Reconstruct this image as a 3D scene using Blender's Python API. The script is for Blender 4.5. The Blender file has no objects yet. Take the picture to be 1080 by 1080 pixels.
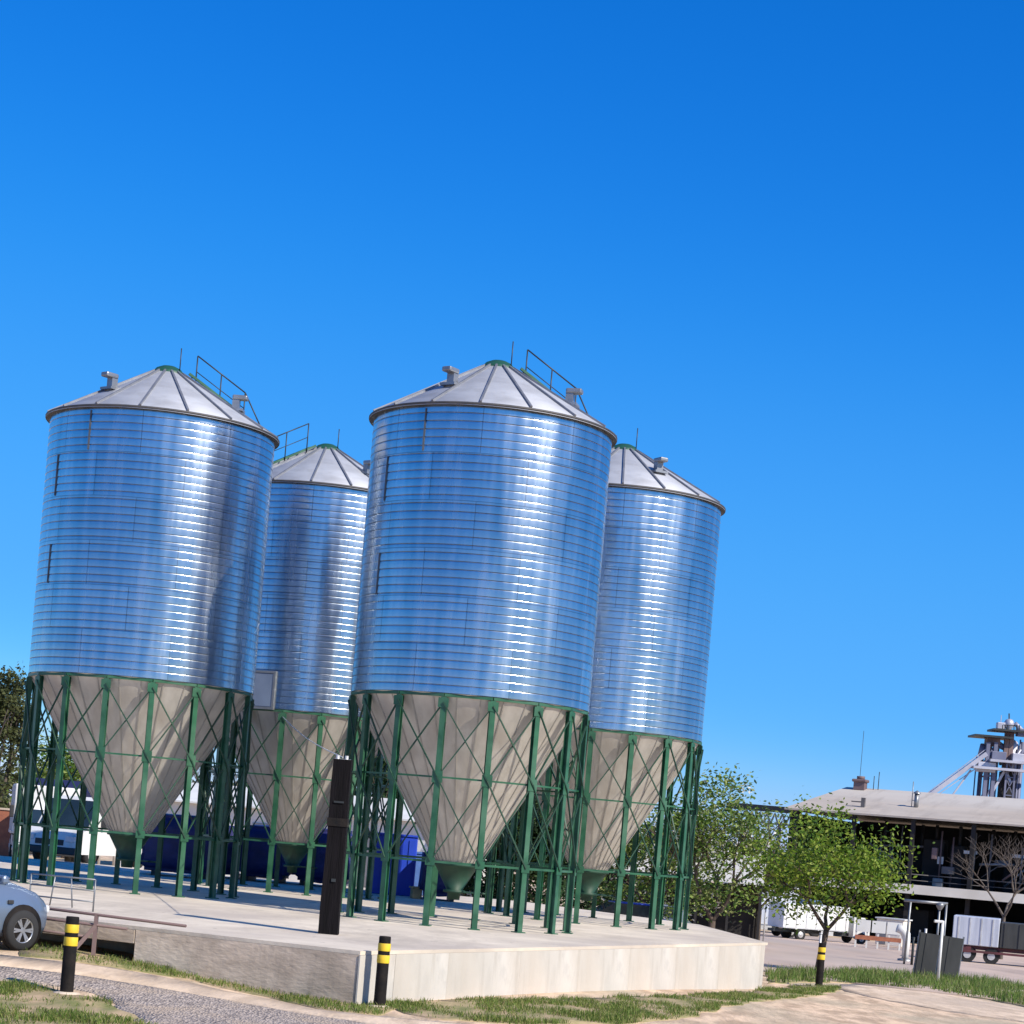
import bpy, bmesh, math, random
from mathutils import Vector, Matrix, noise
from mathutils.geometry import delaunay_2d_cdt
random.seed(7)
PI = math.pi
R_ = math.radians
scene = bpy.context.scene
COL = scene.collection

# ------------------------------------------------------------------ camera
F_PX, ROLL, HCAM = 2191.0, R_(4.846), 2.5
cam_d = bpy.data.cameras.new("camera")
cam_d.sensor_width = 36.0
cam_d.lens = F_PX / 1080 * 36.0
cam_d.shift_y = 345.5 / 1080
cam_d.clip_end = 8000
cam = bpy.data.objects.new("camera", cam_d)
COL.objects.link(cam)
cam.matrix_world = Matrix.Translation((0, 0, HCAM)) @ Matrix.Rotation(PI / 2, 4, 'X') @ Matrix.Rotation(ROLL, 4, 'Z')
scene.camera = cam

# survey helpers: bearing of a point of the photograph, then a real position on the terrain / at a distance
def bearing(u, v):
    du, dv = u - 540, v - 885.5
    return (du * math.cos(ROLL) + dv * math.sin(ROLL)) / F_PX, (du * math.sin(ROLL) - dv * math.cos(ROLL)) / F_PX

def sm(a, b, t):
    t = max(0.0, min(1.0, (t - a) / (b - a)))
    return t * t * (3 - 2 * t)

def gz(x, y):
    """terrain height: a low bank on the left, falling gently away to the yard on the right"""
    left = .30 * sm(-2.4, -7.0, x) * sm(24.5, 30.5, y) * (1 - sm(60, 90, y))
    fall = max(0.0, min(y - 33, 107)) * .021 * sm(-2, 6, x + max(0, (y - 60)) * .12)
    return left - fall

def on_ground(u, v):
    a, b = bearing(u, v)
    z, y = 0.0, 30.0
    for _ in range(30):
        y = (HCAM - z) / max(1e-4, -b)
        z = .5 * z + .5 * gz(a * y, y)
    return Vector((a * y, y, gz(a * y, y)))

def at(u, v, y):
    a, b = bearing(u, v)
    return Vector((a * y, y, HCAM + b * y))

def on_level(u, v, z):
    a, b = bearing(u, v)
    y = (HCAM - z) / -b
    return Vector((a * y, y, z))

# ------------------------------------------------------------------ materials
def nt(name):
    m = bpy.data.materials.new(name)
    m.use_nodes = True
    return m, m.node_tree.nodes, m.node_tree.links, m.node_tree.nodes['Principled BSDF']

def mat(name, c1, c2=None, rough=.7, metal=0.0, scale=4.0, bump=0.0, bscale=None, detail=6, stretch=None, spec=None,
        c3=None, scale3=.6, lo=.35, hi=.65):
    m, N, L, P = nt(name)
    P.inputs['Roughness'].default_value = rough
    P.inputs['Metallic'].default_value = metal
    if spec is not None:
        P.inputs['Specular IOR Level'].default_value = spec
    tc = N.new('ShaderNodeTexCoord')
    co = tc.outputs['Object']
    if stretch:
        mp = N.new('ShaderNodeMapping'); mp.inputs['Scale'].default_value = stretch
        L.new(co, mp.inputs['Vector']); co = mp.outputs['Vector']
    c2 = c2 or tuple(c * .75 for c in c1)
    n1 = N.new('ShaderNodeTexNoise'); n1.inputs['Scale'].default_value = scale; n1.inputs['Detail'].default_value = detail
    L.new(co, n1.inputs['Vector'])
    r = N.new('ShaderNodeValToRGB')
    r.color_ramp.elements[0].position = lo; r.color_ramp.elements[1].position = hi
    r.color_ramp.elements[0].color = (*c2, 1); r.color_ramp.elements[1].color = (*c1, 1)
    L.new(n1.outputs['Fac'], r.inputs['Fac'])
    out = r.outputs['Color']
    if c3:
        n3 = N.new('ShaderNodeTexNoise'); n3.inputs['Scale'].default_value = scale3; n3.inputs['Detail'].default_value = 5
        L.new(co, n3.inputs['Vector'])
        r3 = N.new('ShaderNodeValToRGB')
        r3.color_ramp.elements[0].position = .45; r3.color_ramp.elements[1].position = .68
        L.new(n3.outputs['Fac'], r3.inputs['Fac'])
        mx = N.new('ShaderNodeMix'); mx.data_type = 'RGBA'
        L.new(r3.outputs['Color'], mx.inputs[0]); L.new(out, mx.inputs[6]); mx.inputs[7].default_value = (*c3, 1)
        out = mx.outputs[2]
    L.new(out, P.inputs['Base Color'])
    if bump:
        n2 = N.new('ShaderNodeTexNoise'); n2.inputs['Scale'].default_value = bscale or scale * 4; n2.inputs['Detail'].default_value = 5
        L.new(co, n2.inputs['Vector'])
        b = N.new('ShaderNodeBump'); b.inputs['Strength'].default_value = bump; b.inputs['Distance'].default_value = .03
        L.new(n2.outputs['Fac'], b.inputs['Height']); L.new(b.outputs['Normal'], P.inputs['Normal'])
    return m

def add_stains(m, col, sc=.9, lo=.56, hi=.72, stretch=(1, 1, .25), amt=.6):
    N, L = m.node_tree.nodes, m.node_tree.links
    P = N['Principled BSDF']
    src = P.inputs['Base Color'].links[0].from_socket
    tc = N.new('ShaderNodeTexCoord'); mp = N.new('ShaderNodeMapping'); mp.inputs['Scale'].default_value = stretch
    L.new(tc.outputs['Object'], mp.inputs['Vector'])
    n = N.new('ShaderNodeTexNoise'); n.inputs['Scale'].default_value = sc; n.inputs['Detail'].default_value = 9; n.inputs['Roughness'].default_value = .7
    L.new(mp.outputs[0], n.inputs['Vector'])
    r = N.new('ShaderNodeValToRGB'); r.color_ramp.elements[0].position = lo; r.color_ramp.elements[1].position = hi
    r.color_ramp.elements[1].color = (amt, amt, amt, 1)
    L.new(n.outputs['Fac'], r.inputs['Fac'])
    mx = N.new('ShaderNodeMix'); mx.data_type = 'RGBA'
    L.new(r.outputs['Color'], mx.inputs[0]); L.new(src, mx.inputs[6]); mx.inputs[7].default_value = (*col, 1)
    L.new(mx.outputs[2], P.inputs['Base Color'])

def leaf_mat(name, cols, rough=.55, trans=.25):
    m, N, L, P = nt(name)
    g = N.new('ShaderNodeNewGeometry')
    r = N.new('ShaderNodeValToRGB')
    els = r.color_ramp.elements
    while len(els) < len(cols): els.new(.5)
    for i, c in enumerate(cols):
        els[i].position = i / (len(cols) - 1); els[i].color = (*c, 1)
    L.new(g.outputs['Random Per Island'], r.inputs['Fac'])
    L.new(r.outputs['Color'], P.inputs['Base Color'])
    P.inputs['Roughness'].default_value = rough
    P.inputs['Specular IOR Level'].default_value = .25
    t = N.new('ShaderNodeBsdfTranslucent')
    L.new(r.outputs['Color'], t.inputs['Color'])
    mx = N.new('ShaderNodeMixShader'); mx.inputs[0].default_value = trans
    L.new(P.outputs[0], mx.inputs[1]); L.new(t.outputs[0], mx.inputs[2])
    L.new(mx.outputs[0], N['Material Output'].inputs['Surface'])
    return m

def shell_material():
    """galvanised corrugated sheet: staggered sheets, each with its own brightness and dullness, joints as thin lines (UV in metres)"""
    m, N, L, P = nt('galvanised_shell')
    uv = N.new('ShaderNodeUVMap')
    br = N.new('ShaderNodeTexBrick')
    br.offset = .5; br.inputs['Scale'].default_value = 1
    br.inputs['Brick Width'].default_value = 1.852; br.inputs['Row Height'].default_value = .9015
    br.inputs['Mortar Size'].default_value = .010; br.inputs['Mortar Smooth'].default_value = .3
    br.inputs['Color1'].default_value = (.50, .545, .59, 1); br.inputs['Color2'].default_value = (.66, .70, .74, 1)
    br.inputs['Mortar'].default_value = (.36, .37, .40, 1)
    L.new(uv.outputs[0], br.inputs['Vector'])
    n = N.new('ShaderNodeTexNoise'); n.inputs['Scale'].default_value = 1.0; n.inputs['Detail'].default_value = 6
    mp = N.new('ShaderNodeMapping'); mp.inputs['Scale'].default_value = (3.5, .35, 1)
    L.new(uv.outputs[0], mp.inputs['Vector']); L.new(mp.outputs[0], n.inputs['Vector'])
    mx = N.new('ShaderNodeMix'); mx.data_type = 'RGBA'; mx.blend_type = 'MULTIPLY'; mx.inputs[0].default_value = .75
    rr = N.new('ShaderNodeValToRGB'); rr.color_ramp.elements[0].position = .3; rr.color_ramp.elements[1].position = .7
    rr.color_ramp.elements[0].color = (.66, .67, .68, 1)
    L.new(n.outputs['Fac'], rr.inputs['Fac'])
    L.new(br.outputs['Color'], mx.inputs[6]); L.new(rr.outputs['Color'], mx.inputs[7])
    L.new(mx.outputs[2], P.inputs['Base Color'])
    P.inputs['Metallic'].default_value = 1
    ro = N.new('ShaderNodeMapRange'); ro.inputs['From Min'].default_value = .3; ro.inputs['From Max'].default_value = .7
    ro.inputs['To Min'].default_value = .19; ro.inputs['To Max'].default_value = .30
    L.new(n.outputs['Fac'], ro.inputs['Value']); L.new(ro.outputs[0], P.inputs['Roughness'])
    # slight waviness of the sheets
    n2 = N.new('ShaderNodeTexNoise'); n2.inputs['Scale'].default_value = 1.3; n2.inputs['Detail'].default_value = 2
    mp2 = N.new('ShaderNodeMapping'); mp2.inputs['Scale'].default_value = (2.2, .5, 1)
    L.new(uv.outputs[0], mp2.inputs['Vector']); L.new(mp2.outputs[0], n2.inputs['Vector'])
    b = N.new('ShaderNodeBump'); b.inputs['Strength'].default_value = .5; b.inputs['Distance'].default_value = .03
    L.new(n2.outputs['Fac'], b.inputs['Height']); L.new(b.outputs['Normal'], P.inputs['Normal'])
    return m

def gravel_material():
    m, N, L, P = nt('gravel')
    tc = N.new('ShaderNodeTexCoord')
    v = N.new('ShaderNodeTexVoronoi'); v.inputs['Scale'].default_value = 34
    mpg = N.new('ShaderNodeMapping'); mpg.inputs['Scale'].default_value = (1, .4, 1); L.new(tc.outputs['Object'], mpg.inputs['Vector'])
    L.new(mpg.outputs[0], v.inputs['Vector'])
    r = N.new('ShaderNodeValToRGB')
    r.color_ramp.elements[0].color = (.17, .14, .125, 1); r.color_ramp.elements[1].color = (.52, .43, .36, 1)
    sep = N.new('ShaderNodeSeparateColor'); L.new(v.outputs['Color'], sep.inputs[0]); L.new(sep.outputs[0], r.inputs['Fac'])
    n = N.new('ShaderNodeTexNoise'); n.inputs['Scale'].default_value = 1.1; n.inputs['Detail'].default_value = 6
    L.new(tc.outputs['Object'], n.inputs['Vector'])
    r2 = N.new('ShaderNodeValToRGB'); r2.color_ramp.elements[0].position = .48; r2.color_ramp.elements[1].position = .66
    L.new(n.outputs['Fac'], r2.inputs['Fac'])
    mx = N.new('ShaderNodeMix'); mx.data_type = 'RGBA'
    L.new(r2.outputs['Color'], mx.inputs[0]); L.new(r.outputs['Color'], mx.inputs[6]); mx.inputs[7].default_value = (.42, .33, .25, 1)
    L.new(mx.outputs[2], P.inputs['Base Color']); P.inputs['Roughness'].default_value = .9
    b = N.new('ShaderNodeBump'); b.inputs['Strength'].default_value = .8; b.inputs['Distance'].default_value = .03
    L.new(v.outputs['Distance'], b.inputs['Height']); L.new(b.outputs['Normal'], P.inputs['Normal'])
    return m

M = {
 'shell': shell_material(),
 'roof': mat('roof_sheet', (.46, .475, .51), (.37, .38, .41), .5, .35, 1.5, stretch=(1, 1, 3)),
 'rib': mat('roof_rib', (.27, .28, .31), None, .5, .5),
 'eave': mat('eave_rim', (.055, .055, .06), (.085, .08, .08), .6, .3, 3),  # near-black colour carries the shadow line of the eave
 'cone': mat('hopper_sheet', (.62, .58, .52), (.50, .465, .415), .5, .3, 2.0, stretch=(2.5, 2.5, .5), bump=.03, bscale=3, c3=(.47, .425, .37), scale3=.9),
 'cone_seam': mat('hopper_seam', (.46, .43, .385), None, .5, .3),
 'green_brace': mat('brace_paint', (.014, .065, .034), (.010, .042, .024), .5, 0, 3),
 'green_outlet': mat('shaded_outlet_paint', (.013, .060, .034), (.009, .038, .022), .6, 0, 3),  # green darkened: shadow under the hopper is put into the colour
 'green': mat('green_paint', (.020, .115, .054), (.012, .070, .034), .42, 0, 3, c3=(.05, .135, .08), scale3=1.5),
 'green_cap': mat('dark_green_paint', (.016, .085, .055), None, .5),
 'vent': mat('vent_sheet', (.30, .31, .33), None, .4, .6),
 'dark_steel': mat('dark_steel', (.045, .05, .05), None, .5, .4),
 'grey_dark': mat('joint_strip', (.10, .11, .13), None, .5, .5),
 'grey_steel': mat('grey_steel', (.28, .29, .30), None, .45, .6),
 'light_steel': mat('light_steel', (.60, .60, .60), None, .45, .3),
 'hatch': mat('grey_blue_hatch', (.24, .30, .40), (.19, .24, .33), .5, .3, 2),
 'concrete': mat('pale_concrete', (.72, .63, .51), (.60, .52, .42), .85, 0, 1.2, bump=.15, bscale=20, c3=(.50, .43, .36), scale3=.35),
 'concrete_wall': mat('wall_concrete', (.57, .535, .485), (.44, .41, .365), .85, 0, 1.4, bump=.2, bscale=14, stretch=(1, 1, .55), c3=(.50, .44, .37), scale3=.5),
 'concrete_old': mat('weathered_concrete', (.82, .67, .52), (.56, .45, .345), .9, 0, 1.6, bump=.3, bscale=10, stretch=(1, 1, 2.2), c3=(.36, .29, .22), scale3=.7),
 'dirt': mat('pale_dirt', (.74, .54, .365), (.44, .31, .20), .95, 0, 2.6, bump=1.0, bscale=9, detail=10, stretch=(1, .3, 1), c3=(.42, .35, .24), scale3=.5, lo=.40, hi=.60),
 'dirt_track': mat('packed_dirt', (.74, .57, .41), (.52, .39, .27), .95, 0, 2.4, bump=.6, bscale=12, detail=9, stretch=(1, .3, 1), lo=.40, hi=.60, c3=(.50, .39, .29), scale3=.4),
 'yard': mat('yard_dirt', (.58, .44, .345), (.39, .295, .235), .95, 0, .35, bump=.3, bscale=4, stretch=(1, .3, 1), c3=(.42, .35, .30), scale3=.1),
 'gravel': gravel_material(),
 'turf': mat('turf_soil', (.17, .175, .055), (.46, .33, .20), .95, 0, 2.6, bump=.6, bscale=8, stretch=(1, .35, 1)),
 'grass': leaf_mat('grass_blades', [(.06, .11, .015), (.12, .19, .03), (.19, .24, .055), (.34, .29, .13)], .6, .3),
 'tall_grass': leaf_mat('tall_grass_blades', [(.06, .12, .02), (.11, .19, .035), (.16, .24, .05), (.30, .27, .13)], .6, .3),
 'wood_dark': mat('tarred_timber', (.0085, .0070, .0085), (.0045, .0038, .0045), .8, 0, 3, bump=.5, bscale=12, stretch=(4, 4, .4), spec=.12),
 'black': mat('black_paint', (.009, .0085, .009), (.020, .016, .014), .75, 0, 6, bump=.2, bscale=30, spec=.15),
 'yellow': mat('yellow_band', (.80, .56, .03), (.70, .46, .03), .5, 0, 9),
 'rubber': mat('rubber', (.022, .022, .023), None, .85),
 'alloy': mat('wheel_alloy', (.55, .55, .57), None, .35, .8),
 'car_paint': mat('silver_blue_paint', (.17, .225, .32), (.165, .22, .31), .25, .4, 2),
 'glass': mat('dark_glass', (.02, .035, .045), None, .08, 0, 2, spec=.8),
 'lamp_glass': mat('lamp_glass', (.75, .76, .78), None, .1, 0),
 'plastic': mat('black_plastic', (.03, .03, .032), None, .6),
 'white': mat('white_paint', (.72, .72, .71), (.64, .64, .62), .4, 0, 1.2),
 'white_dull': mat('dull_white_paint', (.68, .68, .66), (.55, .55, .53), .6, 0, .8),
 'offwhite': mat('off_white_beam', (.84, .78, .66), (.70, .64, .53), .8, 0, .5),
 'red': mat('red_paint', (.50, .05, .04), None, .5),
 'maroon': mat('maroon_paint', (.13, .035, .04), (.08, .025, .03), .6, 0, 3),
 'navy': mat('navy_tarp', (.022, .025, .14), (.014, .016, .085), .55, 0, 1.6, bump=.9, bscale=4.5, stretch=(1, 1, 1.6)),
 'navy_plain': mat('navy_canvas', (.014, .018, .075), None, .7),
 'blue': mat('blue_paint', (.022, .075, .60), (.016, .055, .46), .45, 0, 1),
 'light_blue': mat('light_blue_plastic', (.10, .20, .42), None, .5),
 'truck_blue': mat('truck_blue_tarp', (.04, .14, .38), (.10, .24, .46), .6, 0, 1.0),
 'carton': mat('carton', (.55, .36, .19), None, .8),
 'brick': mat('orange_brick', (.38, .14, .075), (.28, .10, .06), .9, 0, 5),
 'roof_sheet': mat('shed_roof_sheet', (.47, .40, .33), (.38, .325, .27), .8, 0, .35, stretch=(.5, 2, 1), c3=(.50, .46, .41), scale3=.05),
 'interior': mat('shade_dark_steel', (.028, .026, .026), (.016, .015, .016), .8, .2, 1),  # near-black base colour holds the shade inside the open shed
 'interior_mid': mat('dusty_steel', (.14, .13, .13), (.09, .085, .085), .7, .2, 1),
 'tower': mat('elevator_steel', (.17, .18, .26), (.12, .13, .20), .6, .3, .6),
 'tower_rust': mat('rusty_steel', (.22, .15, .14), (.15, .10, .10), .7, .2, .8),
 'tower_light': mat('galvanised_tower', (.50, .50, .56), (.40, .40, .47), .5, .4, .8),
 'sheet_dark': mat('dark_sheet_metal', (.060, .062, .060), (.042, .044, .043), .6, .2, 1.6, stretch=(2, 2, .6)),
 'trailer_grey': mat('trailer_sheet', (.60, .63, .70), (.48, .51, .58), .45, .25, 1.5, stretch=(4, 4, .5)),
 'bark': mat('bark', (.11, .08, .06), (.06, .045, .035), .9, 0, 6, bump=.5),
 'bark_grey': mat('grey_bark', (.13, .105, .085), (.075, .06, .05), .9, 0, 6),
 'leaf_bright': leaf_mat('spring_leaves', [(.045, .10, .010), (.11, .20, .016), (.20, .29, .03), (.29, .34, .06)], .5, .35),
 'leaf_mid': leaf_mat('mid_green_leaves', [(.04, .095, .012), (.10, .18, .025), (.18, .26, .045), (.32, .34, .13)], .5, .3),
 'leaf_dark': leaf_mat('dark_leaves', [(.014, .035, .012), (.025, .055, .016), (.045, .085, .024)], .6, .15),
 'leaf_olive': leaf_mat('olive_leaves', [(.035, .045, .016), (.07, .085, .03), (.12, .13, .05)], .6, .2),
 'leaf_far': leaf_mat('far_leaves', [(.05, .07, .035), (.08, .10, .05), (.12, .13, .08)], .7, .15),
 'blossom': leaf_mat('white_blossom', [(.62, .60, .52), (.75, .74, .68)], .6, .3),
}

add_stains(M['concrete'], (.34, .29, .235), .8, .50, .74, (1, .35, 1), .7)
add_stains(M['concrete'], (.20, .17, .14), 4.0, .62, .70, (1, .3, 1), .5)
add_stains(M['concrete_wall'], (.30, .26, .21), 3.0, .52, .74, (1, 1, .12), .55)
add_stains(M['concrete_wall'], (.38, .36, .33), 1.4, .55, .70, (1, 1, .8), .5)
add_stains(M['concrete_old'], (.17, .135, .105), 2.4, .52, .74, (1, 1, .16), .38)
add_stains(M['cone'], (.30, .24, .18), 3.2, .58, .74, (2.5, 2.5, .06), .4)
add_stains(M['green'], (.10, .075, .05), 3.0, .62, .72, (1, 1, .3), .5)
add_stains(M['roof'], (.30, .30, .31), 2.2, .52, .72, (1, 1, 1), .5)
add_stains(M['roof_sheet'], (.24, .20, .17), .55, .50, .75, (1.6, .35, .4), .55)
add_stains(M['white'], (.42, .39, .34), 1.2, .55, .75, (1, 1, .4), .5)

# ------------------------------------------------------------------ mesh builder
class MB:
    def __init__(s):
        s.v, s.f, s.mi, s.sm, s.uv = [], [], [], [], None
    def add(s, vs, fs, smooth=False, mi=0):
        o = len(s.v)
        s.v += [Vector(p) for p in vs]
        for f in fs:
            s.f.append([i + o for i in f]); s.sm.append(smooth); s.mi.append(mi)
        return s
    def box(s, c, size, rot=None, mi=0, taper=None):
        hx, hy, hz = size[0] / 2, size[1] / 2, size[2] / 2
        vs = []
        for z in (-hz, hz):
            k = taper if (taper and z > 0) else 1
            for x, y in ((-hx, -hy), (hx, -hy), (hx, hy), (-hx, hy)):
                p = Vector((x * k, y * k, z))
                if rot: p = rot @ p
                vs.append(p + Vector(c))
        return s.add(vs, [(3, 2, 1, 0), (4, 5, 6, 7), (0, 1, 5, 4), (1, 2, 6, 5), (2, 3, 7, 6), (3, 0, 4, 7)], False, mi)
    def rbox(s, c, size, b=.03, rot=None, mi=0, seg=2):
        """box with bevelled edges"""
        bm = bmesh.new()
        bmesh.ops.create_cube(bm, size=1)
        bmesh.ops.scale(bm, vec=size, verts=bm.verts)
        bmesh.ops.bevel(bm, geom=list(bm.edges), offset=b, segments=seg, affect='EDGES', profile=.5)
        vs = [(rot @ v.co if rot else v.co.copy()) + Vector(c) for v in bm.verts]
        bm.verts.index_update()
        fs = [[v.index for v in f.verts] for f in bm.faces]
        bm.free()
        return s.add(vs, fs, False, mi)
    def beam(s, a, b, w, h=None, up=(0, 0, 1), mi=0):
        a, b = Vector(a), Vector(b); h = h or w
        d = (b - a); ln = d.length; d.normalize()
        up = Vector(up)
        if abs(d.dot(up)) > .98: up = Vector((0, 1, 0)) if abs(d.y) < .9 else Vector((1, 0, 0))
        x = d.cross(up).normalized(); z = x.cross(d)
        return s.box((a + b) / 2, (w, ln, h), Matrix((x, d, z)).transposed(), mi)
    def tube(s, a, b, r, r2=None, n=8, cap=True, mi=0, smooth=True):
        return s.path([a, b], [r, r if r2 is None else r2], n, cap, mi, smooth)
    def path(s, pts, rs, n=8, cap=True, mi=0, smooth=True):
        pts = [Vector(p) for p in pts]
        if not hasattr(rs, '__len__'): rs = [rs] * len(pts)
        rings = []
        ref = None
        for i, p in enumerate(pts):
            d = (pts[min(i + 1, len(pts) - 1)] - pts[max(i - 1, 0)]).normalized()
            if ref is None:
                ref = Vector((0, 0, 1)) if abs(d.z) < .9 else Vector((1, 0, 0))
            x = d.cross(ref).normalized(); y = d.cross(x)
            ref = -y.cross(d).cross(d) if False else ref
            rings.append([p + (x * math.cos(2 * PI * k / n) + y * math.sin(2 * PI * k / n)) * rs[i] for k in range(n)])
        vs = [q for r in rings for q in r]
        fs = []
        for i in range(len(pts) - 1):
            for k in range(n):
                fs.append((i * n + k, i * n + (k + 1) % n, (i + 1) * n + (k + 1) % n, (i + 1) * n + k))
        s.add(vs, fs, smooth, mi)
        if cap:
            o = len(s.v) - len(vs)
            s.f.append([o + k for k in range(n)][::-1]); s.sm.append(False); s.mi.append(mi)
            s.f.append([o + (len(pts) - 1) * n + k for k in range(n)]); s.sm.append(False); s.mi.append(mi)
        return s
    def lathe(s, prof, n=48, c=(0, 0, 0), mi=0, smooth=True, axis='Z', rot=None, a0=0.0):
        vs = []
        for r, z in prof:
            for k in range(n):
                a = 2 * PI * k / n + a0
                p = Vector((r * math.sin(a), -r * math.cos(a), z))
                if rot: p = rot @ p
                vs.append(p + Vector(c))
        fs = []
        for i in range(len(prof) - 1):
            for k in range(n):
                fs.append((i * n + k, i * n + (k + 1) % n, (i + 1) * n + (k + 1) % n, (i + 1) * n + k))
        return s.add(vs, fs, smooth, mi)
    def prism(s, poly, z0, z1, mi=0):
        n = len(poly)
        area = sum(poly[i][0] * poly[(i + 1) % n][1] - poly[(i + 1) % n][0] * poly[i][1] for i in range(n))
        if area < 0: poly = poly[::-1]
        vs = [(p[0], p[1], z0) for p in poly] + [(p[0], p[1], z1) for p in poly]
        fs = [list(range(n))[::-1], list(range(n, 2 * n))] + [(i, (i + 1) % n, n + (i + 1) % n, n + i) for i in range(n)]
        return s.add(vs, fs, False, mi)
    def profile(s, pts, w, o=(0, 0, 0), mi=0):
        """closed outline in (y, z), extruded along x by w"""
        n = len(pts)
        vs = [Vector((-w / 2, p[0], p[1])) + Vector(o) for p in pts] + [Vector((w / 2, p[0], p[1])) + Vector(o) for p in pts]
        fs = [list(range(n))[::-1], list(range(n, 2 * n))] + [(i, (i + 1) % n, n + (i + 1) % n, n + i) for i in range(n)]
        return s.add(vs, fs, False, mi)
    def build(s, name, mats, parent=None, loc=(0, 0, 0), rz=0.0, fixn=True):
        me = bpy.data.meshes.new(name)
        me.from_pydata([tuple(v) for v in s.v], [], s.f)
        for m in (mats if isinstance(mats, (list, tuple)) else [mats]): me.materials.append(m)
        me.polygons.foreach_set('use_smooth', s.sm)
        me.polygons.foreach_set('material_index', s.mi)
        if s.uv is not None:
            l = me.uv_layers.new(name='UVMap')
            for p in me.polygons:
                for li, vi in zip(p.loop_indices, p.vertices): l.data[li].uv = s.uv(me.vertices[vi].co, p.center)
        if fixn:
            bm = bmesh.new(); bm.from_mesh(me); bmesh.ops.recalc_face_normals(bm, faces=bm.faces); bm.to_mesh(me); bm.free()
        me.update()
        o = bpy.data.objects.new(name, me)
        COL.objects.link(o)
        if parent: o.parent = parent
        o.location = loc; o.rotation_euler = (0, 0, rz)
        return o

def tag(o, label=None, cat=None, group=None, kind=None):
    if label: o['label'] = label
    if cat: o['category'] = cat
    if group: o['group'] = group
    if kind: o['kind'] = kind
    return o

def thing(name, label, cat, loc=(0, 0, 0), rz=0.0, group=None):
    o = bpy.data.objects.new(name, None)
    o.empty_display_size = .3
    COL.objects.link(o)
    o.location = loc; o.rotation_euler = (0, 0, rz)
    return tag(o, label, cat, group)

def copy_tree(o, parent=None):
    c = o.copy(); COL.objects.link(c); c.parent = parent
    for ch in [q for q in scene.objects if q.parent == o]:
        copy_tree(ch, c)
    return c

# ------------------------------------------------------------------ sky and sun
SUN_AZ, SUN_EL = R_(51), R_(39)          # azimuth measured from the camera's back towards its right
sdir = Vector((math.sin(SUN_AZ) * math.cos(SUN_EL), -math.cos(SUN_AZ) * math.cos(SUN_EL), math.sin(SUN_EL)))
w = bpy.data.worlds.new("World"); scene.world = w; w.use_nodes = True
N, L = w.node_tree.nodes, w.node_tree.links
sky = N.new('ShaderNodeTexSky'); sky.sky_type = 'NISHITA'; sky.sun_disc = False
sky.sun_elevation = SUN_EL; sky.sun_rotation = math.atan2(sdir.x, sdir.y)
sky.air_density = .85; sky.dust_density = .25; sky.ozone_density = 3.0; sky.altitude = 300
hs = N.new('ShaderNodeHueSaturation'); hs.inputs['Saturation'].default_value = 1.35; hs.inputs['Value'].default_value = 1.0
L.new(sky.outputs[0], hs.inputs['Color'])
def vscale(src, k):
    n = N.new('ShaderNodeVectorMath'); n.operation = 'SCALE'; n.inputs['Scale'].default_value = k
    L.new(src, n.inputs[0]); return n.outputs[0]
cv = N.new('ShaderNodeRGBCurve')
for ch, pts in enumerate((((0, 0), (.0235, .0063), (.08, .040), (.39, .134), (.72, .48), (1, .82)),
                          ((0, 0), (.127, .1365), (.257, .268), (.59, .404), (.80, .60), (1, .84)),
                          ((0, 0), (.25, .37), (.358, .562), (.527, .73), (.659, .785), (1, .93)))):
    c = cv.mapping.curves[ch]
    c.points[0].location = pts[0]; c.points[1].location = pts[-1]
    for p in pts[1:-1]: c.points.new(*p)
cv.mapping.update()
L.new(vscale(hs.outputs[0], .1), cv.inputs['Color'])
L.new(vscale(cv.outputs[0], 10), N['Background'].inputs['Color'])
N['Background'].inputs['Strength'].default_value = .1
ld = bpy.data.lights.new('sun', 'SUN'); ld.energy = 4.8; ld.angle = R_(.5); ld.color = (1, .92, .79)
lo_ = bpy.data.objects.new('sun', ld); COL.objects.link(lo_)
lo_.rotation_euler = (-sdir).to_track_quat('-Z', 'Y').to_euler(); lo_.location = sdir * 60

# ------------------------------------------------------------------ terrain
def axis(lo, hi, step, far):
    xs = [lo + i * step for i in range(int((hi - lo) / step) + 1)]
    a, d = xs[-1], step
    while a < far: d *= 1.10; a += d; xs.append(a)
    a, d = xs[0], step
    while a > -far: d *= 1.10; a -= d; xs.insert(0, a)
    return xs
xs, ys = axis(-14, 22, .5, 3500), axis(20, 62, .5, 3500)
g = MB()
g.add([(x, y, gz(x, y)) for y in ys for x in xs],
      [(j * len(xs) + i, j * len(xs) + i + 1, (j + 1) * len(xs) + i + 1, (j + 1) * len(xs) + i) for j in range(len(ys) - 1) for i in range(len(xs) - 1)], True)
tag(g.build('ground', M['dirt'], fixn=False), kind='structure')

def rough_outline(poly, step=.5, amp=.12, seed=0):
    out = []
    n = len(poly)
    for i in range(n):
        a, b = Vector(poly[i][:2]), Vector(poly[(i + 1) % n][:2])
        k = max(1, int((b - a).length / step))
        for j in range(k):
            p = a.lerp(b, j / k)
            d = noise.noise_vector(Vector((p.x * 1.3, p.y * 1.3, seed))) * amp * 2
            out.append(Vector((p.x + d.x, p.y + d.y)))
    return out

def inside(p, poly):
    r = False; n = len(poly)
    for i in range(n):
        a, b = poly[i], poly[(i + 1) % n]
        if (a[1] > p[1]) != (b[1] > p[1]) and p[0] < (b[0] - a[0]) * (p[1] - a[1]) / (b[1] - a[1]) + a[0]: r = not r
    return r

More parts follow.
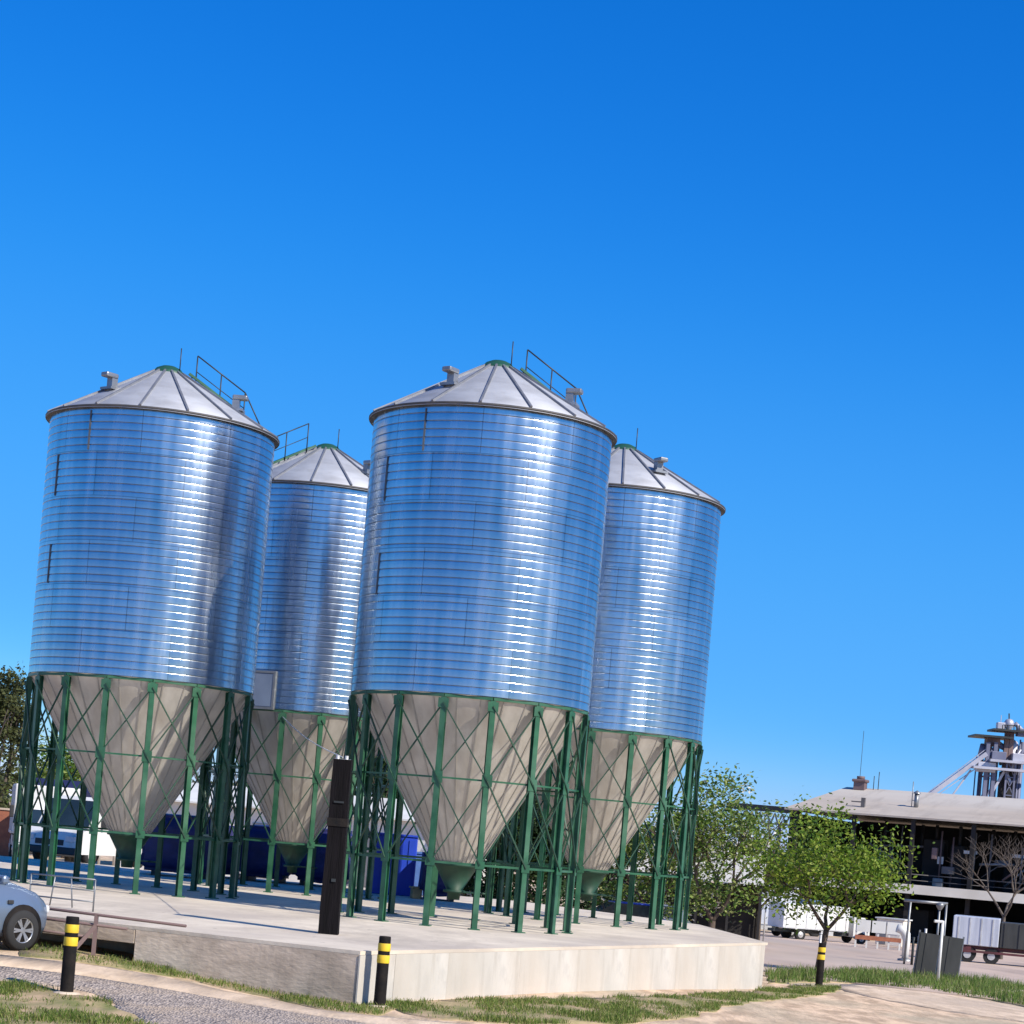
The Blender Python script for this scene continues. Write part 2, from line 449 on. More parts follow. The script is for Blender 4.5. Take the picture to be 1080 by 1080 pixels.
def sheet(name, px_poly, m, off, amp=.12, step=.5, seed=0, world=None):
    poly = world or [on_ground(*p) for p in px_poly]
    out = rough_outline(poly, step, amp, seed)
    x0, x1 = min(p.x for p in out), max(p.x for p in out); y0, y1 = min(p.y for p in out), max(p.y for p in out)
    st = max(.6, (x1 - x0) / 60)
    pts = list(out); x = x0
    inner = []
    while x < x1:
        y = y0
        while y < y1:
            if inside((x, y), out): inner.append(Vector((x, y)))
            y += st
        x += st
    n = len(out)
    r = delaunay_2d_cdt(out + inner, [], [list(range(n))], 1, 1e-4)
    b = MB(); b.add([(p.x, p.y, gz(p.x, p.y) + off) for p in r[0]], [list(f) for f in r[2]], True)
    o = tag(b.build(name, m), kind='structure')
    for p in o.data.polygons:
        if p.normal.z < 0: p.flip()
    bm = bmesh.new(); bm.from_mesh(o.data)
    ed = [e for e in bm.edges if e.is_boundary]
    ex_ = bmesh.ops.extrude_edge_only(bm, edges=ed)['geom']
    for v_ in ex_:
        if isinstance(v_, bmesh.types.BMVert): v_.co.z -= .05
    bm.to_mesh(o.data); bm.free()
    return out

def blades(name, polys, count, h0, h1, w, m, lean=.5):
    b = MB()
    tot = []
    for P in polys:
        a = abs(sum(P[i].x * P[(i + 1) % len(P)].y - P[(i + 1) % len(P)].x * P[i].y for i in range(len(P)))) / 2
        tot.append(a)
    for P, a in zip(polys, tot):
        k = int(count * a / sum(tot))
        x0, x1 = min(p.x for p in P), max(p.x for p in P); y0, y1 = min(p.y for p in P), max(p.y for p in P)
        made = tries = 0
        while made < k and tries < k * 12:
            tries += 1
            x, y = random.uniform(x0, x1), random.uniform(y0, y1)
            d = noise.noise((x * .9, y * .9, 3.1)) + .5 * noise.noise((x * 2.7, y * 2.7, 8.1))
            if d < random.uniform(-.25, .40): continue
            if not inside((x, y), P): continue
            made += 1
            h = random.uniform(h0, h1) * (.75 + .7 * max(0, d + .3)); a = random.uniform(0, 2 * PI); ww = w * random.uniform(.6, 1.4)
            z = gz(x, y)
            t = Vector((random.gauss(0, lean), random.gauss(0, lean), 1)).normalized() * h
            dx, dy = math.cos(a) * ww / 2, math.sin(a) * ww / 2
            b.add([(x - dx, y - dy, z), (x + dx, y + dy, z), (x + t.x * .5 + dx * .7, y + t.y * .5 + dy * .7, z + h * .6), (x + t.x * .5 - dx * .7, y + t.y * .5 - dy * .7, z + h * .6), (x + t.x, y + t.y, z + t.z)],
                  [(0, 1, 2, 3), (3, 2, 4)])
    return tag(b.build(name, m, fixn=False), kind='stuff')

# gravel road sweeping in from the left and running out of the bottom of the view
sheet('gravel_road', [(-160, 1012), (0, 1017), (90, 1028), (180, 1042), (280, 1060), (370, 1076), (420, 1086), (440, 1110), (250, 1135), (150, 1082), (95, 1048), (60, 1040), (0, 1034), (-160, 1024)], M['gravel'], .005, .14, seed=2)
sheet('packed_track', [(-160, 1002), (0, 1007.5), (60, 1014), (120, 1022), (200, 1037), (280, 1054), (330, 1064), (420, 1074), (480, 1079), (560, 1086), (440, 1120), (440, 1090), (370, 1077), (280, 1062), (180, 1044), (90, 1030), (0, 1019), (-160, 1014)], M['dirt_track'], .008, .07, seed=4)
sheet('pale_track', [(873, 1040.5), (905, 1038), (960, 1044), (1020, 1052), (1080, 1063), (1200, 1080), (1200, 1130), (1080, 1078), (1020, 1070), (960, 1060), (905, 1049)], M['dirt_track'], .006, .12, seed=5)
yard_w = [Vector(p) for p in ((9.0, 52.5), (4, 62), (3, 140), (120, 150), (120, 70), (30, 46), (14, 49))]
sheet('yard', None, M['yard'], .02, .4, 2.0, seed=6, world=yard_w)
gr1 = sheet('turf', [(-160, 1024), (0, 1036), (60, 1043), (95, 1052), (130, 1066), (160, 1084), (250, 1140), (-60, 1140), (-160, 1080)], M['turf'], .011, .12, .3, seed=7)
gr2 = sheet('turf', [(20, 1001), (45, 998), (130, 1008), (280, 1046), (380, 1057), (420, 1064), (400, 1072), (340, 1066), (280, 1052), (200, 1034), (100, 1018), (20, 1008)], M['turf'], .013, .05, .3, seed=8)
gr3 = sheet('turf', [(412, 1058), (480, 1055), (560, 1054), (700, 1051), (812, 1044), (840, 1039), (885, 1042), (870, 1050), (800, 1056), (768, 1062), (735, 1073), (660, 1081), (540, 1080), (470, 1076), (420, 1069)], M['turf'], .010, .12, .3, seed=9)
gr4 = sheet('turf', [(810, 1026), (860, 1026), (960, 1028), (1040, 1036), (1080, 1042), (1200, 1052), (1200, 1080), (1080, 1062), (1020, 1051), (960, 1043), (900, 1037), (840, 1037), (812, 1038)], M['turf'], .014, .15, .4, seed=10)
blades('grass', [gr1, gr2, gr3], 44000, .03, .10, .011, M['grass'])
blades('tall_grass', [gr4], 17000, .08, .28, .018, M['tall_grass'], .3)

# ------------------------------------------------------------------ concrete platform
ZD = .76
K0 = Vector((-1.988, 29.16)); DL = Vector((-.916, .402)); K1 = Vector((5.66, 44.6)); K2 = Vector((4.9, 52.5))
KL = K0 + DL * 14.5
BACK = Vector((.40, .916))
deck = thing('concrete_platform', 'raised pale concrete platform carrying the four silos', 'platform', (K0.x, K0.y, 0))
def loc2(p): return (p.x - K0.x, p.y - K0.y)
plan = [K0, K1, K2, Vector((0.4, 59.5)), Vector((-16, 61)), KL]
b = MB(); b.prism([loc2(p) for p in plan], ZD - .055, ZD); b.build('slab', M['concrete'], deck)
# body under the slab, set back where the left end is open below
Ln = Vector((.402, .916)); NOTCH = K0 + DL * 3.75
ins = .06
cR = (K1 - K0).normalized(); nR = Vector((cR.y, -cR.x))
def inset(p, dl, dr): return p + Ln * dl - nR * dr
body = [K0 + Ln * .08 - nR * .05, K1 - nR * .06 - cR * .03, K2 - nR * .08, Vector((0.3, 59.3)), Vector((-15.8, 60.8)), KL + Ln * 1.3, NOTCH + Ln * 1.3, NOTCH + Ln * .08]
b = MB(); b.prism([loc2(p) for p in body], -1.6, ZD - .057); b.build('foundation', M['concrete_old'], deck)
def panel(a, c, nrm, m, z0, z1, th, name='wall_panel'):
    a, c = Vector(a), Vector(c)
    mid = (a + c) / 2 - nrm * (th / 2)
    d = (c - a); ang = math.atan2(d.y, d.x)
    b = MB(); b.rbox((0, 0, (z0 + z1) / 2), (d.length - .005, th, z1 - z0), .004, Matrix.Rotation(ang, 3, 'Z'), seg=1)
    return b.build(name, m, deck, (mid.x - K0.x, mid.y - K0.y, 0))
RLEN = (K1 - K0).length
cuts = [0.06, .155, .30, .435, .565, .70, .835, .992]
for i in range(len(cuts) - 1):
    panel(K0 + cR * RLEN * cuts[i], K0 + cR * RLEN * cuts[i + 1], nR * (1 if True else 1), M['concrete_wall'], -.9, ZD - .058, .10 if i not in (6,) else .045)
# end block at the corner
b = MB(); b.rbox((0, 0, 0), (.0, .0, .0), 0) if False else None
corner = [K0 + nR * .012 - Ln * .012, K0 + cR * RLEN * .058 + nR * .012, K0 + cR * RLEN * .058 - nR * .12, K0 - nR * .3 + Ln * .02, K0 + DL * .012 + Ln * .02, K0 + DL * .012 - Ln * .012]
b = MB(); b.prism([loc2(p) for p in corner], -.9, ZD - .059); b.build('corner_block', M['concrete_wall'], deck)
nL = -Ln
panel(K0 + DL * 3.76, KL, nL, M['concrete_old'], ZD - .26, ZD - .058, .35, 'edge_beam')
for a0, a1 in ((.022, 3.75),):
    panel(K0 + DL * a0, K0 + DL * a1, nL, M['concrete_old'], -.9, ZD - .058, .10)

# ------------------------------------------------------------------ silos
R, ZB, ZT, ZA, ZC, OV = 2.358, 5.12, 10.53, 11.86, 1.95, .095
h0 = ZD   # silo empties stand on the deck; local z = world z - ZD
SP = {'A': (-8.115, 44.17), 'B': (-1.055, 41.09), 'C': (-5.387, 51.66), 'D': (1.847, 48.46)}
NL, LEG0 = 16, R_(15.5)
def pol(r, a, z): return Vector((r * math.sin(a), -r * math.cos(a), z - ZD))

silo = thing('grain_silo', '', 'silo', (0, 0, 0), 0, 'hopper grain silos on the concrete platform')
# shell: ribbed profile
b = MB()
nr = 35; pitch = (ZT - ZB) / nr
# lapped corrugation: each band is a gently bulged strip that rolls back under a sharp lip
shape = [(.03, .0052), (.20, .0050), (.40, .0043), (.60, .0031), (.80, .0014), (.90, .0004), (.93, -.0010), (.955, -.0040), (.98, -.0085), (1.0, -.013)]
for i in range(nr):
    z0_ = ZB + i * pitch - ZD
    b.lathe([(R - .013, z0_), (R + .0052, z0_ + .03 * pitch)], 128)
    b.lathe([(R + d, z0_ + t * pitch) for t, d in shape], 128)
def shell_uv(co, cen):
    a = math.atan2(co.x, -co.y)
    ac = math.atan2(cen.x, -cen.y)
    if a - ac > PI: a -= 2 * PI
    if ac - a > PI: a += 2 * PI
    return (a * R + R * PI, co.z - (ZB - ZD))
b.uv = shell_uv
b.build('shell', M['shell'], silo, fixn=False)
# roof
b = MB(); b.lathe([(R + OV, ZT - .03 - ZD), (R + OV, ZT + .02 - ZD), (.30, ZA - .10 - ZD)], 96)
roof = b.build('roof', M['roof'], silo)
b = MB()
for k in range(16):
    a = R_(21) + 2 * PI * k / 16
    b.beam(pol(R + OV - .01, a, ZT + .045), pol(.34, a, ZA - .10), .040, .04)
b.build('roof_ribs', M['rib'], roof)
b = MB(); b.lathe([(R - .02, ZT - .02 - ZD), (R + OV - .01, ZT - .020 - ZD), (R + OV + .008, ZT - .016 - ZD), (R + OV + .010, ZT + .018 - ZD), (R + OV - .03, ZT + .036 - ZD)], 96)
b.build('eave_rim', M['eave'], silo)
b = MB(); b.lathe([(.36, ZA - .16 - ZD), (.36, ZA - .09 - ZD), (.31, ZA - .07 - ZD), (.26, ZA - .01 - ZD), (.15, ZA + .04 - ZD), (.02, ZA + .055 - ZD), (0.001, ZA + .055 - ZD)], 32)
b.build('roof_cap', M['green_cap'], silo)
# hopper cone and outlet
b = MB(); b.lathe([(R - .02, ZB - ZD), (.41, ZC - ZD)], 96)
cone = b.build('hopper_cone', M['cone'], silo)
b = MB()
for k in range(32):
    a = LEG0 + R_(5.6) + 2 * PI * k / 32
    b.beam(pol(R - .05, a, ZB - .05), pol(.43, a, ZC + .02), .026, .022)
b.build('cone_seams', M['cone_seam'], cone)
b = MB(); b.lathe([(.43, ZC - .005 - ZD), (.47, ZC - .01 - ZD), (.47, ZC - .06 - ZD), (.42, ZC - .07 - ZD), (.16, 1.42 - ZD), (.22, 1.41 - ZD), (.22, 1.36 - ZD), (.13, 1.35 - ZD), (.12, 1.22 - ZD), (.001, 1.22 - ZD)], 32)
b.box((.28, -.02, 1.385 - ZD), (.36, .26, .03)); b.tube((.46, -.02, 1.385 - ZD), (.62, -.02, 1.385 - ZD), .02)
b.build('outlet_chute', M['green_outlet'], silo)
# ring beam, rings
ZM, ZL = 3.55, 1.97
b = MB()
for k in range(NL):
    a, c = LEG0 + 2 * PI * k / NL, LEG0 + 2 * PI * (k + 1) / NL
    b.beam(pol(R - .03, a, ZB - .035), pol(R - .03, c, ZB - .035), .09, .055)
b.build('ring_beam', M['green'], silo)
for z, wd in ((ZM, .034), (ZL, .042)):
    b = MB()
    for k in range(NL):
        a, c = LEG0 + 2 * PI * k / NL, LEG0 + 2 * PI * (k + 1) / NL
        b.beam(pol(R - .03, a, z), pol(R - .03, c, z), wd, wd)
    b.build('tie_ring', M['green'], silo)
# legs: H sections with gusset plates; braces: one X per bay and tier
rl = R - .03
for k in range(NL):
    a = LEG0 + 2 * PI * k / NL
    rot = Matrix.Rotation(a, 3, 'Z')
    b = MB()
    zc, hh = (ZD + ZB - .07) / 2 - ZD, ZB - .07 - ZD
    for s in (-1, 1): b.box(rot @ Vector((0, -rl + s * .047, zc)), (.105, .013, hh), rot)
    b.box(rot @ Vector((0, -rl, zc)), (.014, .08, hh), rot)
    b.box(rot @ Vector((0, -rl, .010)), (.20, .20, .020), rot)
    for z, ww, hz in ((ZB - .18, .20, .18), (ZM, .20, .22), (ZL, .18, .15)):
        b.box(rot @ Vector((0, -rl - .060, z - ZD)), (ww, .012, hz), rot)
    b.build('leg', M['green'], silo)
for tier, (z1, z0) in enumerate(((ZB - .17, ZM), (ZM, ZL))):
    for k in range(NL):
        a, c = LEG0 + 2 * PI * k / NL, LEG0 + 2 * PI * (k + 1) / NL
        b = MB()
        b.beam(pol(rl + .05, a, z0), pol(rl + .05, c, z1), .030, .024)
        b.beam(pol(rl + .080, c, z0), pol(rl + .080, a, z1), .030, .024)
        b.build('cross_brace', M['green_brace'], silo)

def roof_z(r): return ZT + .02 + (ZA - .10 - ZT - .02) * (R + OV - r) / (R + OV - .30)
def roof_vent(a, r=1.55):
    """gooseneck vent on the roof slope"""
    z = roof_z(r); rot = Matrix.Rotation(a, 3, 'Z')
    b = MB()
    p = pol(r, a, z)
    b.box(p + Vector((0, 0, .10)), (.16, .15, .30), rot)
    b.rbox(p + Vector((0, 0, .27)) + rot @ Vector((0, -.08, 0)), (.21, .32, .10), .03, rot)
    b.box(p + Vector((0, 0, .0)) + rot @ Vector((0, 0, 0)), (.34, .34, .05), rot)
    return b
def roof_ladder(a, rail=True):
    """ladder up the roof slope with a handrail beside it"""
    b = MB(); lad = MB()
    rot = Matrix.Rotation(a, 3, 'Z')
    rr = [2.3, 1.75, 1.2, .65]
    for s in (-.2, .2):
        off = rot @ Vector((s, 0, 0))
        lad.beam(pol(2.4, a, roof_z(2.4) + .08) + off, pol(.4, a, roof_z(.4) + .08) + off, .05)
    for i in range(9):
        r = .5 + i * .22
        q = pol(r, a, roof_z(r) + .09)
        lad.tube(q + rot @ Vector((-.2, 0, 0)), q + rot @ Vector((.2, 0, 0)), .016, n=6)
    off = rot @ Vector((.24, 0, 0))
    for r in rr[1:]:
        b.tube(pol(r, a, roof_z(r)) + off, pol(r, a, roof_z(r) + .72) + off, .015, n=6)
    b.tube(pol(rr[0], a, roof_z(rr[0]) + .1) + off, pol(rr[1], a, roof_z(rr[1]) + .72) + off, .015, n=6)
    b.tube(pol(rr[1], a, roof_z(rr[1]) + .72) + off, pol(rr[3], a, roof_z(rr[3]) + .72) + off, .015, n=6)
    b.tube(pol(rr[1], a, roof_z(rr[1]) + .38) + off, pol(rr[3], a, roof_z(rr[3]) + .38) + off, .010, n=6)
    return lad, b

silos = {'A': silo}
for k in 'BCD': silos[k] = copy_tree(silo)
SL = {'A': 'silvery ribbed hopper silo at the far left, nearest the silver blue car',
      'B': 'largest-looking silvery ribbed silo, at the front behind the dark timber post',
      'C': 'partly hidden silvery silo with a blue-grey hatch, in the gap between the two front silos',
      'D': 'rear right silvery silo beside the leafy tree, its left side hidden by the front silo'}
LAD = {'A': 112, 'B': 112, 'C': -62, 'D': 175}
VEN = {'A': (-38, 88), 'B': (-30, 80), 'C': (48,), 'D': (30,)}
for k, o in silos.items():
    o.location = (*SP[k], ZD); o['label'] = SL[k]
    o.rotation_euler = (0, 0, R_(-3.5) if k == 'B' else 0)
    for d in VEN[k]: roof_vent(R_(d), 1.5).build('roof_vent', M['vent'], o)
    lad, rail = roof_ladder(R_(LAD[k]))
    lad.build('roof_ladder', M['green'], o)
    if k != 'D': rail.build('handrail', M['dark_steel'], o)
    b = MB(); b.tube(pol(.3, R_(60), ZA - .1), pol(.3, R_(60), ZA + .42), .012, n=6); b.build('lightning_rod', M['dark_steel'], o)
    # dark lapped sheet joints on the left flank
    for a, z0, z1 in ((-28, 9.65, 10.45), (-51, 8.75, 9.6), (-51, 6.95, 7.75)):
        b = MB(); b.beam(pol(R + .012, R_(a), z0), pol(R + .012, R_(a), z1), .028, .02, up=(0, 1, 0))
        b.build('sheet_joint', M['grey_dark'], o)
# hatch on the silo in the gap: framed grey-blue panel near the foot of the shell
cC = silos['C']
a = R_(-20)
rot = Matrix.Rotation(a, 3, 'Z')
b = MB(); b.rbox(rot @ Vector((0, -R - .02, 5.55 - ZD)), (.52, .07, .80), .015, rot)
hp = b.build('hatch', M['hatch'], cC)
b = MB()
for sx in (-.29, .29): b.box(rot @ Vector((sx, -R - .02, 5.55 - ZD)), (.055, .09, .92), rot)
for sz in (-.43, .43): b.box(rot @ Vector((0, -R - .02, 5.55 + sz - ZD)), (.52, .09, .055), rot)
b.build('frame', M['grey_steel'], hp)

# ------------------------------------------------------------------ timber post with its cable
pp = on_level(346.5, 985, ZD)
post = thing('timber_post', 'thick dark tarred timber post standing on the platform before the silos', 'post', pp)
b = MB()
hp_ = 2.78
ring = []
for i in range(15):
    t = i / 14
    for k, (sx, sy) in enumerate(((-1, -1), (1, -1), (1, 1), (-1, 1))):
        wv = .155 - .012 * t + .006 * noise.noise((t * 5, k, 1))
        ring.append((sx * wv + .01 * noise.noise((t * 3, 0, 9)), sy * wv, t * hp_))
fs = [(0, 3, 2, 1), (56, 57, 58, 59)] + [(i * 4 + k, i * 4 + (k + 1) % 4, i * 4 + 4 + (k + 1) % 4, i * 4 + 4 + k) for i in range(14) for k in range(4)]
b.add(ring, fs); b.build('shaft', M['wood_dark'], post)
for z in (1.78,):
    b = MB(); b.box((0, 0, z), (.325, .325, .13)); b.build('band', M['black'], post)
b = MB(); b.box((0, -.152, 2.1), (.16, .03, .03)); b.build('bolt_plate', M['dark_steel'], post)
b = MB(); b.box((.02, -.158, .86), (.07, .03, .05)); b.build('bolt_plate', M['dark_steel'], post)
b = MB()
for s in (-.08, .06): b.tube((s, -.1, hp_ - .12), (s, -.1, hp_ + .06), .03, n=8)
b.box((0, -.10, hp_ - .02), (.26, .05, .05)); b.build('insulator', M['light_steel'], post)
c0 = Vector(pp) + Vector((0, -.1, hp_ + .03)); c1 = Vector((SP['C'][0], SP['C'][1], 0)) + Vector((R * math.sin(R_(-7)), -R * math.cos(R_(-7)), 4.95))
b = MB()
pts = [c0.lerp(c1, t / 14) - Vector((0, 0, .10 * math.sin(PI * t / 14))) for t in range(15)]
b.path([p - c0 for p in pts], .010, 6)
tag(b.build('cable', M['light_steel'], None, c0), 'thin pale cable from the timber post top to the hidden rear silo', 'cable')

# ------------------------------------------------------------------ bollards
def bollard(u, v, px_h, label, y=None, tilt=0.0):
    p = on_ground(u, v)
    h = px_h * p.y / F_PX * 1.0
    o = thing('bollard', label, 'bollard', (p.x, p.y, p.z - .03), random.uniform(0, 3), 'black and yellow bollards along the track')
    r = .085
    b = MB(); b.lathe([(r * 1.02, 0), (r, .3 * h), (r * .98, h - .02), (r * .93, h), (0.001, h + .004)], 20); b.build('tube', M['black'], o)
    for z0, z1 in ((.80, .905), (.635, .745)):
        b = MB(); b.lathe([(r + .0035, z0 * h), (r + .005, z0 * h + .005), (r + .005, z1 * h - .005), (r + .0035, z1 * h)], 20); b.build('reflective_band', M['yellow'], o)
    b = MB(); b.lathe([(r * 2.1, .02), (r * 2.0, .045), (r * .9, .06)], 12); b.build('footing', M['concrete_old'], o)
    return o
for args in ((70, 1048, 84, 'black bollard with two yellow bands beside the silver blue car'),
             (400, 1062, 77, 'black bollard with two yellow bands in front of the pale platform corner'),
             (863.5, 1041, 48, 'small distant black bollard with yellow bands under the forked tree')):
    bollard(*args)

# ------------------------------------------------------------------ car
def wheel(name, parent, c, r, wd, spokes=5, side=1):
    o = MB(); rot = Matrix.Rotation(PI / 2, 3, 'Y')
    o.lathe([(r * .62, -wd / 2), (r * .90, -wd / 2), (r, -wd * .36), (r, wd * .36), (r * .90, wd / 2), (r * .62, wd / 2)], 32, rot=rot)
    t = o.build(name, M['rubber'], parent, c)
    q = MB()
    q.lathe([(r * .66, -wd * .3), (r * .66, wd * .42), (r * .60, wd * .47), (r * .57, wd * .38), (r * .57, -wd * .2), (0.001, -wd * .2)], 32, rot=rot if side > 0 else Matrix.Rotation(-PI / 2, 3, 'Y'))
    for k in range(spokes):
        a = 2 * PI * k / spokes
        for da in (-.13, .13):
            q.beam((side * wd * .36, math.cos(a) * r * .08, math.sin(a) * r * .08), (side * wd * .40, math.cos(a + da) * r * .6, math.sin(a + da) * r * .6), r * .10, r * .07, up=(1, 0, 0))
    q.tube((side * wd * .1, 0, 0), (side * wd * .44, 0, 0), r * .14, n=16)
    q.build('rim', M['alloy'], t)
    return t

wp = on_ground(20, 1002.5)
hd = R_(53)                       # heading: to the right and away
fw = Vector((math.cos(hd), math.sin(hd))); rt = Vector((fw.y, -fw.x))
WB = 2.46; TW = .80
cc = Vector((wp.x, wp.y)) - fw * (WB / 2) - rt * TW
car = thing('parked_car', 'silver blue hatchback parked at the left edge beside the platform', 'car', (cc.x, cc.y, wp.z), hd - PI / 2)
def loft(b, sections, mi=0, smooth=True):
    n = len(sections[0])
    vs = [q for s in sections for q in s]
    fs = [(i * n + k, i * n + (k + 1) % n, (i + 1) * n + (k + 1) % n, (i + 1) * n + k) for i in range(len(sections) - 1) for k in range(n)]
    fs += [list(range(n))[::-1], [(len(sections) - 1) * n + k for k in range(n)]]
    b.add(vs, fs, smooth, mi)
def car_sec(y, hw, z0, zt, crown):
    """closed section of the lower body"""
    pts = [(-hw * .90, z0), (-hw * .98, z0 + .12), (-hw, z0 + (zt - z0) * .5), (-hw * .97, zt - .10), (-hw * .86, zt - .02), (-hw * .45, zt + crown * .8), (0, zt + crown)]
    full = pts + [(-p[0], p[1]) for p in pts[-2::-1]]
    return [Vector((p[0], y, p[1])) for p in full]
rw = .295; WX = .77
b = MB()
st = [(-1.90, .55, .42, .78, .02), (-1.84, .74, .30, .90, .02), (-1.60, .81, .22, .96, .02), (-1.23, .83, .20, .99, .02), (-.5, .84, .19, 1.0, .02), (.4, .84, .19, 1.0, .03), (.85, .83, .19, 1.0, .05),
      (1.23, .82, .21, .95, .05), (1.55, .79, .22, .86, .05), (1.78, .70, .24, .74, .04), (1.90, .56, .30, .62, .03), (1.96, .42, .36, .54, .01)]
loft(b, [car_sec(*s) for s in st])
body = b.build('body', M['car_paint'], car)
b = MB()
def cab_sec(z, yf, yr, hw):
    pts = []
    for sx, yy in ((-1, yr), (1, yr), (1, yf), (-1, yf)):
        pts.append(Vector((sx * hw, yy, z)))
    return pts
loft(b, [cab_sec(.98, .92, -1.66, .76), cab_sec(1.22, .46, -1.52, .67), cab_sec(1.38, .12, -1.36, .585)], smooth=False)
b.build('windows', M['glass'], car)
b = MB()
loft(b, [cab_sec(1.375, .16, -1.42, .60), cab_sec(1.42, .06, -1.30, .56), cab_sec(1.445, -.18, -1.0, .40)])
for s in (-1, 1):
    for (y0, y1) in ((.95, .14), (-.42, -.42), (-1.66, -1.38)):
        b.beam((s * .765, y0, .985), (s * .60, y1, 1.385), .055, .05)
b.build('roof', M['car_paint'], car)
for s in (-1, 1):
    for yy in (WB / 2, -WB / 2):
        wheel('wheel', car, (s * WX, yy, rw), rw, .20, 6, s)
        q = MB()
        rot = Matrix.Rotation(PI / 2, 3, 'Y')
        q.lathe([(rw * 1.17, -.03), (rw * 1.17, .0), (0.001, .001)], 28, rot=rot if s > 0 else Matrix.Rotation(-PI / 2, 3, 'Y'))
        q.build('wheel_arch', M['black'], car, (s * .842, yy, rw + .03))
for s in (-1, 1):
    b = MB(); b.rbox((s * .56, 1.78, .60), (.20, .22, .12), .04, Matrix.Rotation(-s * .5, 3, 'Z')); b.build('headlight', M['lamp_glass'], car)
    b = MB(); b.rbox((s * .93, .72, 1.02), (.17, .11, .13), .04); b.build('side_mirror', M['car_paint'], car)
    b = MB(); b.rbox((s * .845, -.05, .84), (.03, .16, .035), .01); b.build('door_handle', M['plastic'], car)
    b = MB(); b.rbox((s * .835, .98, .70), (.03, .10, .06), .012); b.build('side_repeater', M['plastic'], car)
    b = MB(); b.rbox((s * .70, -1.80, .82), (.16, .14, .26), .04); b.build('tail_light', M['red'], car)

# ------------------------------------------------------------------ guard rail and small barrier by the platform's open end
gp = K0 + DL * 2.0 - Ln * .35
rail = thing('guard_rail', 'low rusty pipe guard rail along the open left end of the platform', 'railing', (gp.x, gp.y, gz(gp.x, gp.y)))
def gl(s, off, z): q = K0 + DL * s - Ln * off; return Vector((q.x - gp.x, q.y - gp.y, z - gz(gp.x, gp.y)))
b = MB(); b.tube(gl(2.7, .30, .86), gl(7.2, .30, .92), .022); b.build('top_rail', M['tower_rust'], rail)
b = MB(); b.tube(gl(3.7, .30, .72), gl(7.2, .30, .77), .022); b.build('middle_rail', M['tower_rust'], rail)
b = MB(); b.tube(gl(4.4, .30, .54), gl(7.2, .30, .60), .02); b.build('lower_rail', M['tower_rust'], rail)
for s in (4.25, 5.6, 6.8):
    b = MB(); b.beam(gl(s, .30, .1), gl(s, .30, .9), .055); b.build('post', M['tower_rust'], rail)
b = MB(); b.beam(gl(4.25, .30, .72), gl(4.6, .55, .14), .06); b.beam(gl(5.6, .30, .72), gl(5.95, .55, .14), .05); b.build('strut', M['tower_rust'], rail)

bp = on_level(64, 958, ZD)
bar = thing('metal_barrier', 'thin grey metal barrier frame standing on the platform near the car', 'barrier', bp, R_(-22))
wb = .62
for s in (-1, 1):
    b = MB(); b.tube((s * wb, 0, 0), (s * wb, 0, .52), .014); b.build('leg', M['grey_steel'], bar)
    b = MB(); b.tube((s * wb * .35, 0, 0.03), (s * wb * .25, 0, .52), .012); b.build('upright', M['grey_steel'], bar)
for z in (.16, .34, .52):
    b = MB(); b.tube((-wb, 0, z), (wb, 0, z), .013); b.build('cross_bar', M['grey_steel'], bar)

